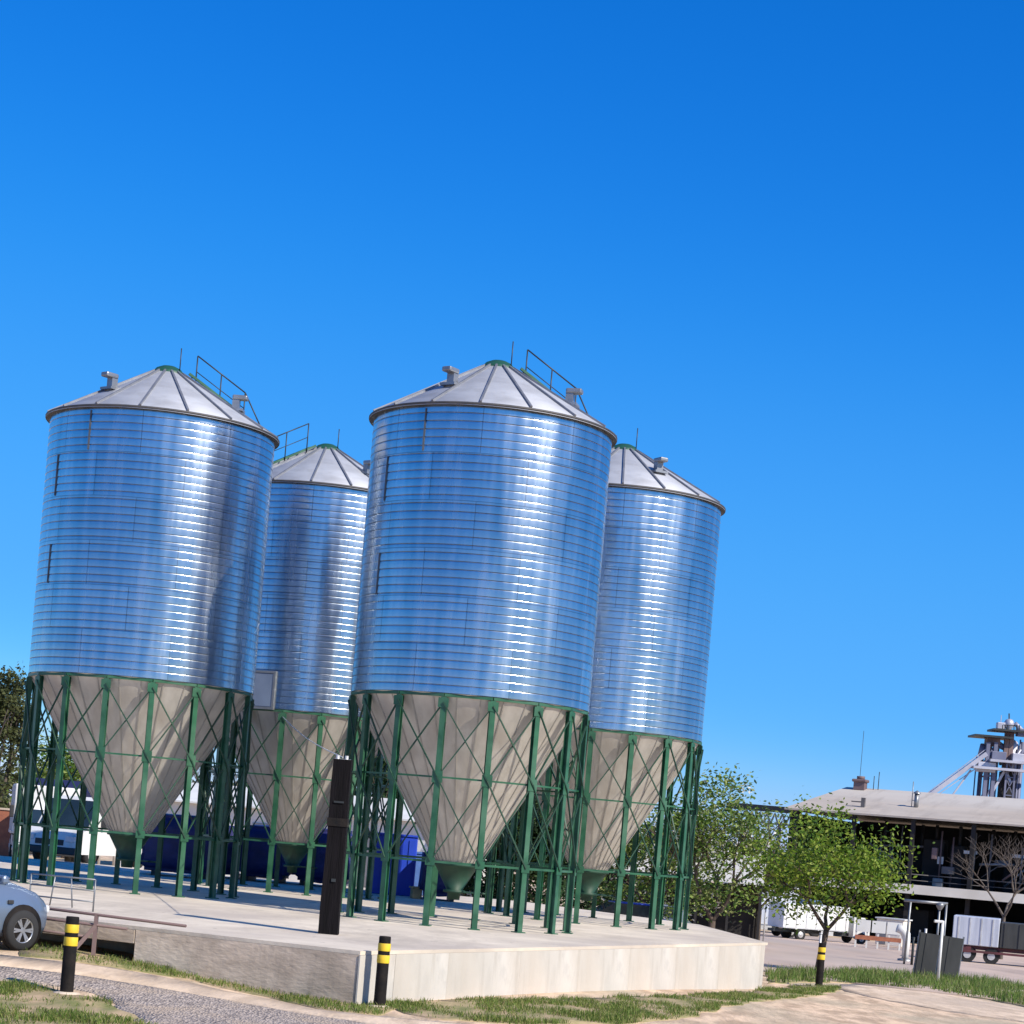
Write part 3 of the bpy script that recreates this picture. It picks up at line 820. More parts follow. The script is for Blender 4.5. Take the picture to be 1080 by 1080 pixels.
# ------------------------------------------------------------------ trees
def tree(name, loc, H, W, leafm, barkm, label, cat='tree', group=None, n=5000, leaf=.16, trunk_h=.3, seed=1, base=.2, dens=.55, trunk_r=None, blossom=0, lean=0, fork=1, bare=False):
    rnd = random.Random(seed)
    o = thing(name, label, cat, loc, 0, group)
    tr = MB(); ends = []
    r0 = trunk_r or H * .022
    th = H * trunk_h
    def grow(p, d, ln, r, depth):
        q = p + d * ln
        mid = (p + q) / 2 + Vector((rnd.gauss(0, .05), rnd.gauss(0, .05), 0)) * ln
        tr.path([p, mid, q], [r, r * .82, r * .62], 7 if depth < 2 else 5, False)
        if depth >= (4 if bare else 3) or r < .004:
            ends.append(q); return
        ends.append(mid) if depth >= 2 else None
        k = rnd.choice((3, 3, 4)) if depth < 2 else rnd.choice((2, 3))
        for i in range(k):
            a = 2 * PI * (i + rnd.random() * .6) / k + seed
            sp = rnd.uniform(.35, .85)
            nd = (d + Vector((math.cos(a), math.sin(a), 0)) * sp * (W / H * 1.5) + Vector((0, 0, rnd.uniform(-.05, .25)))).normalized()
            grow(q, nd, ln * rnd.uniform(.62, .85), r * .60, depth + 1)
    d0 = Vector((lean, 0, 1)).normalized()
    trunkp = [Vector((0, 0, -.15)), Vector((0, 0, th * .5)) + Vector((lean * th * .4, 0, 0)), d0 * th]
    tr.path(trunkp, [r0 * 1.25, r0, r0 * .85], 9, False)
    for i in range(fork + 2):
        a = 2 * PI * i / (fork + 2) + seed * .7
        grow(d0 * th, (Vector((math.cos(a) * W / H * .9, math.sin(a) * W / H * .9, 1))).normalized(), (H - th) * .30, r0 * .62, 0)
    tr.build('trunk', barkm, o)
    # crown: leaf clumps round the twig ends, pulled into the crown's envelope
    if not bare:
        cr = MB(); bl = MB()
        zc0 = H * base
        cl = []
        for e in ends:
            cl.append(e)
        for i in range(int(len(ends) * .8) + 12):
            a = rnd.uniform(0, 2 * PI); t = rnd.random() ** .6
            z = rnd.uniform(zc0, H * .97)
            env = W / 2 * math.sqrt(max(.05, 1 - ((z - (zc0 + (H - zc0) * .42)) / ((H - zc0) * .60)) ** 2))
            cl.append(Vector((math.cos(a) * env * t, math.sin(a) * env * t, z)))
        keep = []
        for c in cl:
            c = c.copy()
            rr = math.hypot(c.x, c.y)
            env = W / 2 * (.92 + .25 * noise.noise((math.atan2(c.y, c.x) * 1.3, c.z * .5, seed)))
            if rr > env: c.x *= env / rr; c.y *= env / rr
            if c.z > H: c.z = H * rnd.uniform(.85, 1)
            if c.z < zc0: c.z = zc0 + rnd.random() * (H - zc0) * .35
            keep.append((c, rnd.uniform(.6, 1.25)))
        per = max(6, int(n / len(keep)))
        for c, sz in keep:
            cs = W * .085 * sz
            isb = blossom and rnd.random() < blossom
            for _ in range(int(per * sz)):
                p = c + Vector((rnd.gauss(0, cs), rnd.gauss(0, cs), rnd.gauss(0, cs * .75)))
                s = leaf * rnd.uniform(.6, 1.3)
                u_ = Vector((rnd.gauss(0, 1), rnd.gauss(0, 1), rnd.gauss(0, .7))).normalized()
                v_ = u_.cross(Vector((rnd.gauss(0, 1), rnd.gauss(0, 1), rnd.gauss(0, 1)))).normalized()
                (bl if isb and rnd.random() < .6 else cr).add([p - u_ * s, p + v_ * s * .5, p + u_ * s, p - v_ * s * .5], [(0, 1, 2, 3)])
        c_ = cr.build('crown', leafm, o, fixn=False)
        if bl.v: bl.build('blossom', M['blossom'], c_, fixn=False)
    return o

def foot(u, y, dz=0):
    """a point on the terrain at distance y on the bearing of column u (bearing taken near the horizon)"""
    a, _ = bearing(u, 885.5 + (u - 540) * math.tan(ROLL))
    x = a * y
    return Vector((x, y, gz(x, y) + dz))
def px2m(px, y): return px * y / F_PX

# right-hand trees
p = on_ground(873, 1031)
p = foot(872, 60); 
tree('young_tree', p, px2m(172, 60) , px2m(160, 60), M['leaf_bright'], M['bark'], 'bright green young tree with a forked trunk behind the small bollard', n=9000, leaf=.07, trunk_h=.26, base=.36, seed=11, trunk_r=.10, lean=.12, fork=1)
tree('leafy_tree', foot(757, 78), px2m(185, 78), px2m(112, 78), M['leaf_mid'], M['bark'], 'tall light green leafy tree right beside the rear right silo', n=9500, leaf=.085, trunk_h=.16, base=.24, seed=5, blossom=.08)
tree('leafy_tree', foot(690, 84), px2m(150, 84), px2m(120, 84), M['leaf_mid'], M['bark'], 'leafy tree with pale blossom seen through the rear right silo legs', n=9000, leaf=.09, trunk_h=.16, base=.10, seed=8, blossom=.12)
tree('leafy_tree', foot(806, 100), px2m(105, 100), px2m(95, 100), M['leaf_olive'], M['bark'], 'low olive brown tree left of the bright young tree', n=6000, leaf=.11, trunk_h=.34, base=.46, seed=21)
tree('bare_tree', foot(1062, 108), px2m(150, 108), px2m(120, 108), None, M['bark_grey'], 'bare grey branched tree before the open shed', seed=31, trunk_h=.30, bare=True, trunk_r=.11)
# dark trees behind the front right silo, and the row further left
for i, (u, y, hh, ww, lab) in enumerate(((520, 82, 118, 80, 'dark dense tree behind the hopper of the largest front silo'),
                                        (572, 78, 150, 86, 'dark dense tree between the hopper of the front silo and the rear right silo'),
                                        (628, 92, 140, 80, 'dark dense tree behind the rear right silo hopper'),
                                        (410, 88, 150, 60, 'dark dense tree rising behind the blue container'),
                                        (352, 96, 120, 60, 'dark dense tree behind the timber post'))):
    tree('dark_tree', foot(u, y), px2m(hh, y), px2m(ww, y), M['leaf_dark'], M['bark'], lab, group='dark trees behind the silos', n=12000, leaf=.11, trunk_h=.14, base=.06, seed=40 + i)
tree('olive_tree', foot(-6, 82), px2m(205, 82), px2m(62, 82), M['leaf_olive'], M['bark_grey'], 'tall olive green tree cut by the left edge of the view', n=12000, leaf=.09, trunk_h=.2, base=.14, seed=61)
tree('leafy_tree', foot(72, 92), px2m(130, 92), px2m(120, 92), M['leaf_mid'], M['bark'], 'green tree behind the white van, seen through the left silo legs', n=10000, leaf=.10, trunk_h=.2, base=.15, seed=63)
tree('bare_tree', foot(228, 98), px2m(130, 98), px2m(70, 98), None, M['bark_grey'], 'bare branched tree behind the white shed, between the left silos', seed=66, trunk_h=.25, bare=True, trunk_r=.10)

# far tree belt: reads as one mass
b = MB()
rf = random.Random(5)
for i in range(9000):
    x = rf.uniform(-150, 150); y = 275 + rf.gauss(0, 5)
    h = 6.5 + 3.0 * noise.noise((x * .05, 0, 2)) + 2.0 * noise.noise((x * .21, 0, 7))
    z = gz(x, y) + rf.random() ** .7 * h
    s = rf.uniform(.5, 1.1)
    u_ = Vector((rf.gauss(0, 1), rf.gauss(0, 1), rf.gauss(0, 1))).normalized(); v_ = u_.cross(Vector((rf.gauss(0, 1), rf.gauss(0, 1), rf.gauss(0, 1)))).normalized()
    p = Vector((x, y, z)); b.add([p - u_ * s, p + v_ * s * .6, p + u_ * s, p - v_ * s * .6], [(0, 1, 2, 3)])
tag(b.build('far_tree_belt', M['leaf_far'], fixn=False), kind='stuff')

# ------------------------------------------------------------------ vehicles and goods behind the platform
def truck_wheel(parent, c, r=.48, wd=.28, side=1):
    o = MB(); rot = Matrix.Rotation(PI / 2, 3, 'Y')
    o.lathe([(0.001, -wd / 2), (r * .9, -wd / 2), (r, -wd * .36), (r, wd * .36), (r * .9, wd / 2), (r * .58, wd / 2), (.001, wd / 2 - .06)], 24, rot=rot if side > 0 else Matrix.Rotation(-PI / 2, 3, 'Y'))
    t = o.build('wheel', M['rubber'], parent, c)
    q = MB(); q.lathe([(r * .56, wd / 2 - .03), (r * .5, wd / 2 + .005), (r * .2, wd / 2 - .03), (r * .16, wd / 2 + .03), (0.001, wd / 2 + .03)], 20, rot=rot if side > 0 else Matrix.Rotation(-PI / 2, 3, 'Y'))
    q.build('hub', M['light_steel'], t)

def lorry(name, label, loc, rz, bodym, boxm, Lb=4.2, H=3.1, cabH=2.35, group=None, tarp=None, Wd=2.3):
    """rigid lorry, nose towards local +y"""
    o = thing(name, label, 'truck', loc, rz, group)
    yb = -Lb / 2 - .4
    b = MB(); b.box((0, yb + .9, .72), (.9, Lb + 2.6, .22)); b.build('chassis', M['dark_steel'], o)
    b = MB(); b.rbox((0, yb, .95 + (H - .95) / 2), (Wd, Lb, H - .95), .04)
    bx = b.build('cargo_box', boxm, o)
    b = MB()
    for i in range(7): 
        for s in (-1, 1): b.box((s * (Wd / 2 + .012), yb - Lb / 2 + .3 + i * (Lb - .6) / 6, .95 + (H - .95) / 2), (.03, .06, H - 1.1))
    for s in (-1, 1): b.box((s * (Wd / 2 + .014), yb, 1.0), (.04, Lb - .1, .1))
    b.build('side_ribs', M['light_steel'], bx)
    if tarp:
        b = MB(); b.profile([(-Wd / 2 - .05, 0), (-Wd / 2 - .05, .35), (-Wd * .3, .62), (0, .70), (Wd * .3, .62), (Wd / 2 + .05, .35), (Wd / 2 + .05, 0)], Lb + .08)
        t = b.build('tarpaulin', tarp, o, (0, yb, H - .35), PI / 2)
    # cab
    y0 = .15
    b = MB()
    prof = [(y0, .55), (y0, cabH), (y0 + 1.05, cabH), (y0 + 1.35, cabH - .35), (y0 + 1.55, 1.35), (y0 + 1.62, 1.15), (y0 + 1.64, .55)]
    b.profile(prof, Wd * .93); cab = b.build('cab', bodym, o)
    b = MB(); b.profile([(y0 + 1.345, cabH - .34), (y0 + 1.365, cabH - .34), (y0 + 1.567, 1.40), (y0 + 1.545, 1.40)], Wd * .84); b.build('windscreen', M['glass'], cab)
    for s in (-1, 1):
        b = MB(); b.box((s * Wd * .467, y0 + .80, (cabH + 1.3) / 2), (.02, .78, cabH - 1.55)); b.build('side_window', M['glass'], cab)
        b = MB(); b.rbox((s * Wd * .36, y0 + 1.65, .80), (.34, .06, .18), .02); b.build('headlight', M['lamp_glass'], cab)
        b = MB(); b.rbox((s * (Wd * .5 + .12), y0 + 1.35, 1.75), (.14, .10, .42), .03); b.build('side_mirror', M['plastic'], cab)
    b = MB(); b.rbox((0, y0 + 1.66, .50), (Wd * .95, .16, .30), .04); b.build('bumper', M['plastic'], o)
    b = MB(); b.box((0, y0 + 1.655, 1.02), (Wd * .6, .03, .26)); b.build('grille', M['plastic'], cab)
    for s in (-1, 1):
        truck_wheel(o, (s * (Wd / 2 - .16), y0 + .85, .48), side=s)
        truck_wheel(o, (s * (Wd / 2 - .16), yb - Lb * .22, .48), side=s)
        b = MB(); b.box((s * (Wd / 2 - .05), yb + Lb * .18, .72), (.05, 1.2, .34)); b.build('side_guard', M['light_steel'], o)
    return o

# white lorries parked in the yard
q = on_ground(888, 996)
lorry('white_lorry', 'white box lorry in the yard with its cab to the right, behind the young tree', foot(896, 120), R_(-64), M['white_dull'], M['white'], 6.4, 2.95, 2.2, 'white lorries parked in the yard').scale = (.70, .70, .70)
lorry('white_lorry', 'light grey lorry behind the platform end, left of the white box lorry', foot(822, 123), R_(-62), M['white_dull'], M['trailer_grey'], 3.8, 2.8, 2.1, 'white lorries parked in the yard').scale = (.72, .72, .72)
lorry('blue_lorry', 'lorry with a blue tarpaulin top behind the white yard lorries', foot(843, 136), R_(-70), M['light_blue'], M['trailer_grey'], 4.4, 3.5, 2.4, tarp=M['truck_blue'])

def container(name, label, cat, c, rz, size, m, ribs=True, legs=0.0):
    o = thing(name, label, cat, c, rz)
    b = MB(); b.rbox((0, 0, legs + size[2] / 2), size, .03)
    if ribs:
        n = int(size[0] / .28)
        for i in range(n):
            for s in (-1, 1): b.box((-size[0] / 2 + (i + .5) * size[0] / n, s * (size[1] / 2 + .012), legs + size[2] / 2), (.14, .03, size[2] - .2))
    bd = b.build('body', m, o)
    b = MB(); b.box((0, 0, legs + size[2] + .02), (size[0] + .06, size[1] + .06, .05)); b.build('lid', m, o)
    if legs:
        for sx in (-1, 1):
            for sy in (-1, 1): truck_wheel(o, (sx * size[0] * .28, sy * (size[1] / 2 - .15), .45), .45, .25)
    return o
hl0 = foot(722, 97)
hall = thing('loading_hall', 'white walled loading hall on posts behind the leafy trees', 'hall', hl0, R_(-6))
hw_ = px2m(172, 97); zlo, zhi = 1.36 - hl0.z, 3.15 - hl0.z
b = MB(); b.box((0, 2, (zlo + zhi) / 2), (hw_, 4, zhi - zlo)); b.build('wall', M['white'], hall)
b = MB(); b.prism([(-hw_ / 2 - .2, -.2), (hw_ / 2 + .2, -.2), (hw_ / 2 + .2, 4.2), (-hw_ / 2 - .2, 4.2)], zhi, zhi + .14); b.build('roof', M['white_dull'], hall)
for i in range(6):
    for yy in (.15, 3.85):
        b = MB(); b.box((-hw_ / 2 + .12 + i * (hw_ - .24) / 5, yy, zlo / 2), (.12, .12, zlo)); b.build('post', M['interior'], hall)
b = MB(); b.box((0, 3.9, zlo / 2 - .05), (hw_ - .3, .15, zlo - .15)); b.build('back_wall', M['interior'], hall)  # dark panel painted as the shadow below the raised white wall

def tarp_load(label, u, v, y, wpx, hpx, seed, z=ZD, m=None):
    p = at(u, v, y); p.z = z
    o = thing('covered_load', label, 'covered load', p, R_(random.uniform(-8, 8)), 'navy tarpaulin covered loads behind the silos')
    W_, H_, D_ = px2m(wpx, y), px2m(hpx, y), 1.5
    bm = bmesh.new(); bmesh.ops.create_cube(bm, size=1)
    bmesh.ops.scale(bm, vec=(W_, D_, H_), verts=bm.verts)
    bmesh.ops.bevel(bm, geom=list(bm.edges), offset=.14, segments=3, affect='EDGES')
    bmesh.ops.subdivide_edges(bm, edges=list(bm.edges), cuts=3, use_grid_fill=True)
    for v_ in bm.verts:
        c = v_.co
        k = noise.noise((c.x * 2.2 + seed, c.y * 2.2, c.z * 1.1)) * .07 + noise.noise((c.x * 7 + c.z * 3 + seed, c.y * 6, c.z * 2.5)) * .03
        v_.co += Vector((c.x / W_, c.y / D_, .6 * c.z / H_)) * k * 2
        if c.z < -H_ * .3: v_.co.x *= 1.05; v_.co.y *= 1.06
    me = bpy.data.meshes.new('tarpaulin'); bm.to_mesh(me); bm.free()
    me.materials.append(m or M['navy']); me.polygons.foreach_set('use_smooth', [True] * len(me.polygons))
    t = bpy.data.objects.new('tarpaulin', me); COL.objects.link(t); t.parent = o; t.location = (0, 0, H_ / 2 + .12)
    b = MB()
    for sx in (-1, 1): b.box((sx * W_ * .32, 0, .06), (.12, D_ * .9, .14))
    b.build('skid', M['dark_steel'], o)
    return o
tarp_load('wide navy tarpaulin covered load right of the left silo hopper outlet', 190, 930, 55.6, 82, 60, 1)
tarp_load('navy tarpaulin covered load in the gap just left of the hidden rear silo outlet', 279, 936, 57.6, 50, 54, 2)
tarp_load('navy tarpaulin covered load partly behind the dark timber post', 340, 938, 57.8, 58, 56, 3)
tarp_load('small navy covered load left of the front silo outlet, beside the carton', 462, 948, 54.5, 40, 50, 4)
tarp_load('navy covered load low behind the left silo cluster of dark legs', 240, 934, 58.2, 30, 50, 6)
bc = at(412, 946, 56.0)
container('blue_container', 'bright blue ribbed container behind the dark legs of the front silo', 'container', (bc.x, bc.y, ZD), R_(4), (px2m(46, 56), 1.3, px2m(62, 56)), M['blue'])
bc = at(439, 946, 57.0)
container('water_tub', 'pale blue plastic tub between the blue container and a navy load', 'tub', (bc.x, bc.y, ZD), 0, (px2m(20, 57), .5, px2m(44, 57)), M['light_blue'], False)
bc = at(438, 952, 54.0)
container('carton_box', 'small brown carton on the platform by the pale blue tub', 'carton', (bc.x, bc.y, ZD), .3, (px2m(11, 54), .25, px2m(11, 54)), M['carton'], False)

# white van, pickup and canopy on the left
def van(label, loc, rz):
    """white van, nose towards local +y"""
    o = thing('white_van', label, 'van', loc, rz)
    b = MB(); b.profile([(-2.2, .35), (-2.25, 1.9), (-2.1, 2.02), (.75, 2.05), (1.0, 1.95), (1.62, 1.12), (2.2, .95), (2.32, .70), (2.32, .35)], 1.85); bd = b.build('body', M['white'], o)
    b = MB(); b.profile([(1.02, 1.93), (1.05, 1.945), (1.645, 1.155), (1.61, 1.135)], 1.66); b.build('windscreen', M['glass'], bd)
    for s in (-1, 1):
        b = MB(); b.box((s * .93, .55, 1.50), (.02, .95, .55)); b.build('side_window', M['glass'], bd)
        b = MB(); b.rbox((s * .70, 2.30, .78), (.34, .08, .20), .03); b.build('headlight', M['lamp_glass'], bd)
        b = MB(); b.rbox((s * 1.03, 1.05, 1.30), (.16, .10, .26), .03); b.build('side_mirror', M['plastic'], bd)
        for yy in (-1.4, 1.45): truck_wheel(o, (s * .82, yy, .34), .34, .20, s)
    b = MB(); b.box((0, 2.325, .66), (.95, .03, .16)); b.build('grille', M['plastic'], bd)
    b = MB(); b.rbox((0, 2.33, .42), (1.86, .14, .22), .04); b.build('bumper', M['plastic'], o)
    return o
van('white van with a dark windscreen facing the view behind the left silo', foot(100, 63, .35), R_(180 - 20))
lorry('white_lorry', 'white lorry facing the view, partly hidden by the far left silo legs', foot(52, 72, .1), R_(195), M['white'], M['white_dull'], 3.8, 2.7, 2.2)
# navy canopy stall with red and white fascia
cp = foot(76, 76)
can = thing('canopy', 'navy canvas canopy with a red and white edge behind the white van', 'canopy', cp)
cw = px2m(88, 76)
b = MB(); b.profile([(-1.5, 2.5), (-1.5, 2.75), (0, 3.15), (1.5, 2.75), (1.5, 2.5)], cw); b.build('roof', M['navy_plain'], can)
b = MB(); b.box((-cw * .36, -1.52, 2.36), (cw * .28, .04, .28)); b.build('red_fascia', M['red'], can)
b = MB(); b.box((cw * .15, -1.52, 2.38), (cw * .70, .04, .22)); b.build('white_fascia', M['white'], can)
for sx in (-1, 1):
    for sy in (-1, 1):
        b = MB(); b.tube((sx * cw * .47, sy * 1.4, 0), (sx * cw * .47, sy * 1.4, 2.6), .05); b.build('post', M['light_steel'], can)
bw = foot(-12, 78)
wl = thing('brick_wall', 'low orange brick wall at the left edge behind the silo', 'wall', bw)
b = MB(); b.box((0, 0, .95), (2.6, .25, 1.9)); b.build('wall', M['brick'], wl)
b = MB(); b.box((0, 0, 1.93), (2.7, .33, .07)); b.build('coping', M['concrete_old'], wl)

# white shed behind the silos
s0, s1 = foot(128, 86), foot(490, 82)
dv = s1 - s0; mid = (s0 + s1) / 2
sh = thing('white_shed', 'long low white walled shed behind the navy covered loads', 'shed', (mid.x, mid.y, 0), math.atan2(dv.y, dv.x))
ln = dv.length
b = MB(); b.box((0, 3, 1.45), (ln, 6, 2.9)); b.build('wall', M['white'], sh)
b = MB(); b.add([(-ln / 2 - .3, -.35, 2.88), (ln / 2 + .3, -.35, 2.88), (ln / 2 + .3, 3, 3.7), (-ln / 2 - .3, 3, 3.7), (-ln / 2 - .3, 6.35, 2.88), (ln / 2 + .3, 6.35, 2.88),
                 (-ln / 2 - .3, -.35, 2.95), (ln / 2 + .3, -.35, 2.95), (ln / 2 + .3, 3, 3.77), (-ln / 2 - .3, 3, 3.77), (-ln / 2 - .3, 6.35, 2.95), (ln / 2 + .3, 6.35, 2.95)],
                [(0, 1, 2, 3), (3, 2, 5, 4), (6, 7, 8, 9), (9, 8, 11, 10), (0, 1, 7, 6), (4, 5, 11, 10), (0, 3, 9, 6), (3, 4, 10, 9), (1, 2, 8, 7), (2, 5, 11, 8)]); b.build('roof', M['white_dull'], sh)
for x in (-ln * .34, -ln * .05, ln * .24):
    b = MB(); b.box((x, -.02, 1.15), (1.6, .06, 2.3)); b.build('door', M['grey_steel'], sh)

# ------------------------------------------------------------------ vehicles seen through the legs of the rear right silo
def small_car(label, loc, rz, paint):
    o = thing('distant_car', label, 'car', loc, rz, 'cars parked behind the platform')
    b = MB(); b.profile([(-1.95, .30), (-2.0, .80), (-1.85, .92), (1.0, .95), (1.85, .78), (2.0, .55), (1.98, .30)], 1.65); bd = b.build('body', paint, o)
    b = MB(); b.profile([(-1.75, .92), (-1.25, 1.40), (.25, 1.42), (.98, .95)], 1.40); b.build('windows', M['glass'], o)
    b = MB(); b.rbox((0, -.5, 1.425), (1.30, 1.45, .05), .02); b.build('roof', paint, o)
    for s in (-1, 1):
        for yy in (-1.2, 1.25): truck_wheel(o, (s * .74, yy, .31), .31, .19, s)
        b = MB(); b.rbox((s * .6, 1.9, .66), (.3, .14, .14), .03); b.build('headlight', M['lamp_glass'], o)
    return o
small_car('blue car parked in shade behind the rear right silo outlet', foot(656, 80), R_(100), M['blue'])
small_car('pale car behind the rear right silo legs, right of the blue car', foot(682, 86), R_(95), M['car_paint'])

# ------------------------------------------------------------------ the big open shed on the right
E0, E1 = at(833, 853, 144), at(1090, 869, 137)
ex = Vector((E1.x - E0.x, E1.y - E0.y)); ex.normalize(); ey = Vector((-ex.y, ex.x))
zg = gz(E0.x, E0.y) 
SHL = 34.0; ang = math.atan2(ex.y, ex.x)
shed = thing('open_shed', 'long open sided industrial shed with a pale grey hipped roof', 'shed', (E0.x, E0.y, zg), ang)
ze = E0.z - zg + .05
DEP = 20.0; RISE = 2.35
b = MB()
def in_shed(u, v, y):
    p = at(u, v, y) - Vector((E0.x, E0.y, zg)); return Vector((p.x * ex.x + p.y * ex.y, p.x * ey.x + p.y * ey.y, p.z))
q0 = in_shed(893, 830, 152)
hx, DEP, RISE = q0.x, q0.y * 2, q0.z - ze
def roof_spot(u, v):
    # where the line of sight meets the front roof slope
    lo_y, hi_y = 135.0, 156.0
    for _ in range(40):
        m_ = (lo_y + hi_y) / 2; q = in_shed(u, v, m_)
        if q.z > ze + RISE * q.y / (DEP / 2): lo_y = m_
        else: hi_y = m_
    return q
V = [(-.3, -.3, ze), (SHL, -.3, ze), (SHL, DEP + .3, ze), (-.3, DEP + .3, ze), (hx, DEP / 2, ze + RISE), (SHL, DEP / 2, ze + RISE)]
V2 = [(x, y, z - .12) for x, y, z in V]
b.add(V + V2, [(0, 1, 5, 4), (4, 5, 2, 3), (0, 4, 3), (6, 10, 11, 7), (10, 9, 8, 11), (6, 9, 10), (0, 6, 7, 1), (3, 2, 8, 9), (0, 3, 9, 6), (1, 7, 8, 2, 5, 11)][:9])
rf_ = b.build('roof', M['roof_sheet'], shed)
def sl(x, t): return Vector((x, t, ze + RISE * (t / (DEP / 2))))
b = MB(); p = roof_spot(907, 832.5); b.box(p + Vector((0, 0, .30)), (.8, .8, .7)); b.rbox(p + Vector((0, 0, .62)), (1.05, 1.05, .22), .08); b.tube(p + Vector((0, 0, .7)), p + Vector((0, 0, .95)), .3, n=12); b.build('roof_vent', M['tower_rust'], rf_)
for u, v, h in ((921, 833, 1.0), (926, 833, 1.3), (906, 831.5, 4.2)):
    p = roof_spot(u, v)
    b = MB(); b.tube(p - Vector((0, 0, .1)), p + Vector((0, 0, h)), .03 if h < 2 else .018, n=6); b.build('antenna', M['dark_steel'], rf_)
b = MB(); p = roof_spot(966, 852); b.tube(p - Vector((0, 0, .1)), p + Vector((0, 0, 1.0)), .16, n=14); b.lathe([(.26, .98), (.24, 1.06), (.02, 1.2)], 14, p); b.tube(p + Vector((-.32, 0, -.1)), p + Vector((-.32, 0, 1.8)), .03, n=6); b.box(p + Vector((-.16, 0, .5)), (.34, .03, .05)); b.build('flue', M['grey_steel'], rf_)
b = MB(); p = roof_spot(910, 852); b.box(p + Vector((0, 0, .3)), (.26, .26, .8)); b.box(p + Vector((-.45, 0, .40)), (.75, .2, .08)); b.build('roof_box', M['interior_mid'], rf_)
# columns, back wall, mezzanine band
for i in range(9):
    x = .5 + i * 4.1
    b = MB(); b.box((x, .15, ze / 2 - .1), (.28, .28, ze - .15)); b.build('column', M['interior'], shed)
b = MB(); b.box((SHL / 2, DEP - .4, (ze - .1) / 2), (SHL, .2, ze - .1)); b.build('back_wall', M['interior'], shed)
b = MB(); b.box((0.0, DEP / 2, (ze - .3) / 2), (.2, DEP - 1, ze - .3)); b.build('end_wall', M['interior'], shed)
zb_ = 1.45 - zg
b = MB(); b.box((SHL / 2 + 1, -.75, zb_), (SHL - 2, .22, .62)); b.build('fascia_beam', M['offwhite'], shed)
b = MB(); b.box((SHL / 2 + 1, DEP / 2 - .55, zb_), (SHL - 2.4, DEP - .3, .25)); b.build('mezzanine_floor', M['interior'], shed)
rs = random.Random(3)
for i in range(14):
    x = 6 + i * 1.75 + rs.uniform(-.4, .4)
    h = rs.uniform(1.0, 3.4)
    my = rs.uniform(2.5, 7); b = MB(); b.rbox((x, my, zb_ + .13 + h / 2), (rs.uniform(.8, 1.6), 1.2, h), .06); b.tube((x, my, zb_ + h), (x, my, ze - .3), .12, n=8)
    b.build('machine', rs.choice((M['interior_mid'], M['interior'], M['interior'])), shed)
for i in range(5):
    z = zb_ + .9 + i * .02
    b = MB(); b.tube((6 + i * 4, .2, zb_ + 1.0), (10 + i * 4, .2, zb_ + 1.0), .04, n=6); b.tube((6 + i * 4, .2, zb_ + .6), (10 + i * 4, .2, zb_ + .6), .03, n=6); b.build('railing', M['interior_mid'], shed)
for x, z, w_, h_ in ((12.3, zb_ + 2.8, .9, .22), (15.6, zb_ + 2.8, 1.0, .22), (18.2, zb_ + 2.5, .62, .9), (18.0, zb_ + 1.5, .6, .4), (10.3, zb_ + 2.1, .4, .5), (22.8, zb_ + 2.6, .4, .7)):
    b = MB(); b.box((x, 2.0, z), (w_, .15, h_)); b.build('cabinet', M['white_dull'], shed)
for i in range(26):
    x = rs.uniform(5.5, 22); y = rs.uniform(.5, 2.2)
    b = MB(); kind = rs.random()
    if kind < .4: b.tube((x, y, zb_ + .1), (x, y, ze - rs.uniform(.3, 1.6)), rs.uniform(.03, .09), n=8)
    elif kind < .75: b.tube((x, y, zb_ + rs.uniform(.6, 3.0)), (x + rs.uniform(1, 3), y, zb_ + rs.uniform(.6, 3.2)), rs.uniform(.03, .10), n=8)
    else: b.rbox((x, y, zb_ + .15 + rs.uniform(.3, 2.4)), (rs.uniform(.3, 1.0), .4, rs.uniform(.3, .9)), .04)
    b.build('pipework' if kind < .75 else 'control_box', rs.choice((M['interior_mid'], M['interior_mid'], M['grey_steel'], M['tower_rust'])), shed)
for i in range(5):
    b = MB(); b.rbox((8 + i * 4.6, 5, 1.2), (2.6, 1.6, 2.2), .1); b.build('hopper_bin', M['interior'], shed)

# conveyor gantry reaching left from the shed
g0, g1 = at(770, 849.5, 150), at(842, 855.5, 147)
gan = thing('conveyor_gantry', 'dark elevated conveyor gantry reaching left from the open shed roof', 'conveyor', (g0.x, g0.y, gz(g0.x, g0.y)))
d = g1 - g0; zz = g0.z - gz(g0.x, g0.y)
b = MB(); b.beam((0, 0, zz), Vector((0, 0, zz)) + d, 1.2, .42); b.build('belt_housing', M['dark_steel'], gan)
b = MB()
for k in range(9):
    p0 = Vector((0, 0, zz - .3)) + d * (k / 9); p1 = Vector((0, 0, zz - 1.05)) + d * ((k + .5) / 9); p2 = Vector((0, 0, zz - .3)) + d * ((k + 1) / 9)
    b.beam(p0, p1, .09); b.beam(p1, p2, .09)
b.beam(Vector((0, 0, zz - 1.05)), Vector((0, 0, zz - 1.05)) + d, .12); b.build('truss', M['grey_steel'], gan)
for t in (.2, .75):
    b = MB(); q = Vector((0, 0, 0)) + Vector((d.x, d.y, 0)) * t; b.beam(q, q + Vector((0, 0, zz - 1.0)), .22); b.build('leg', M['grey_steel'], gan)

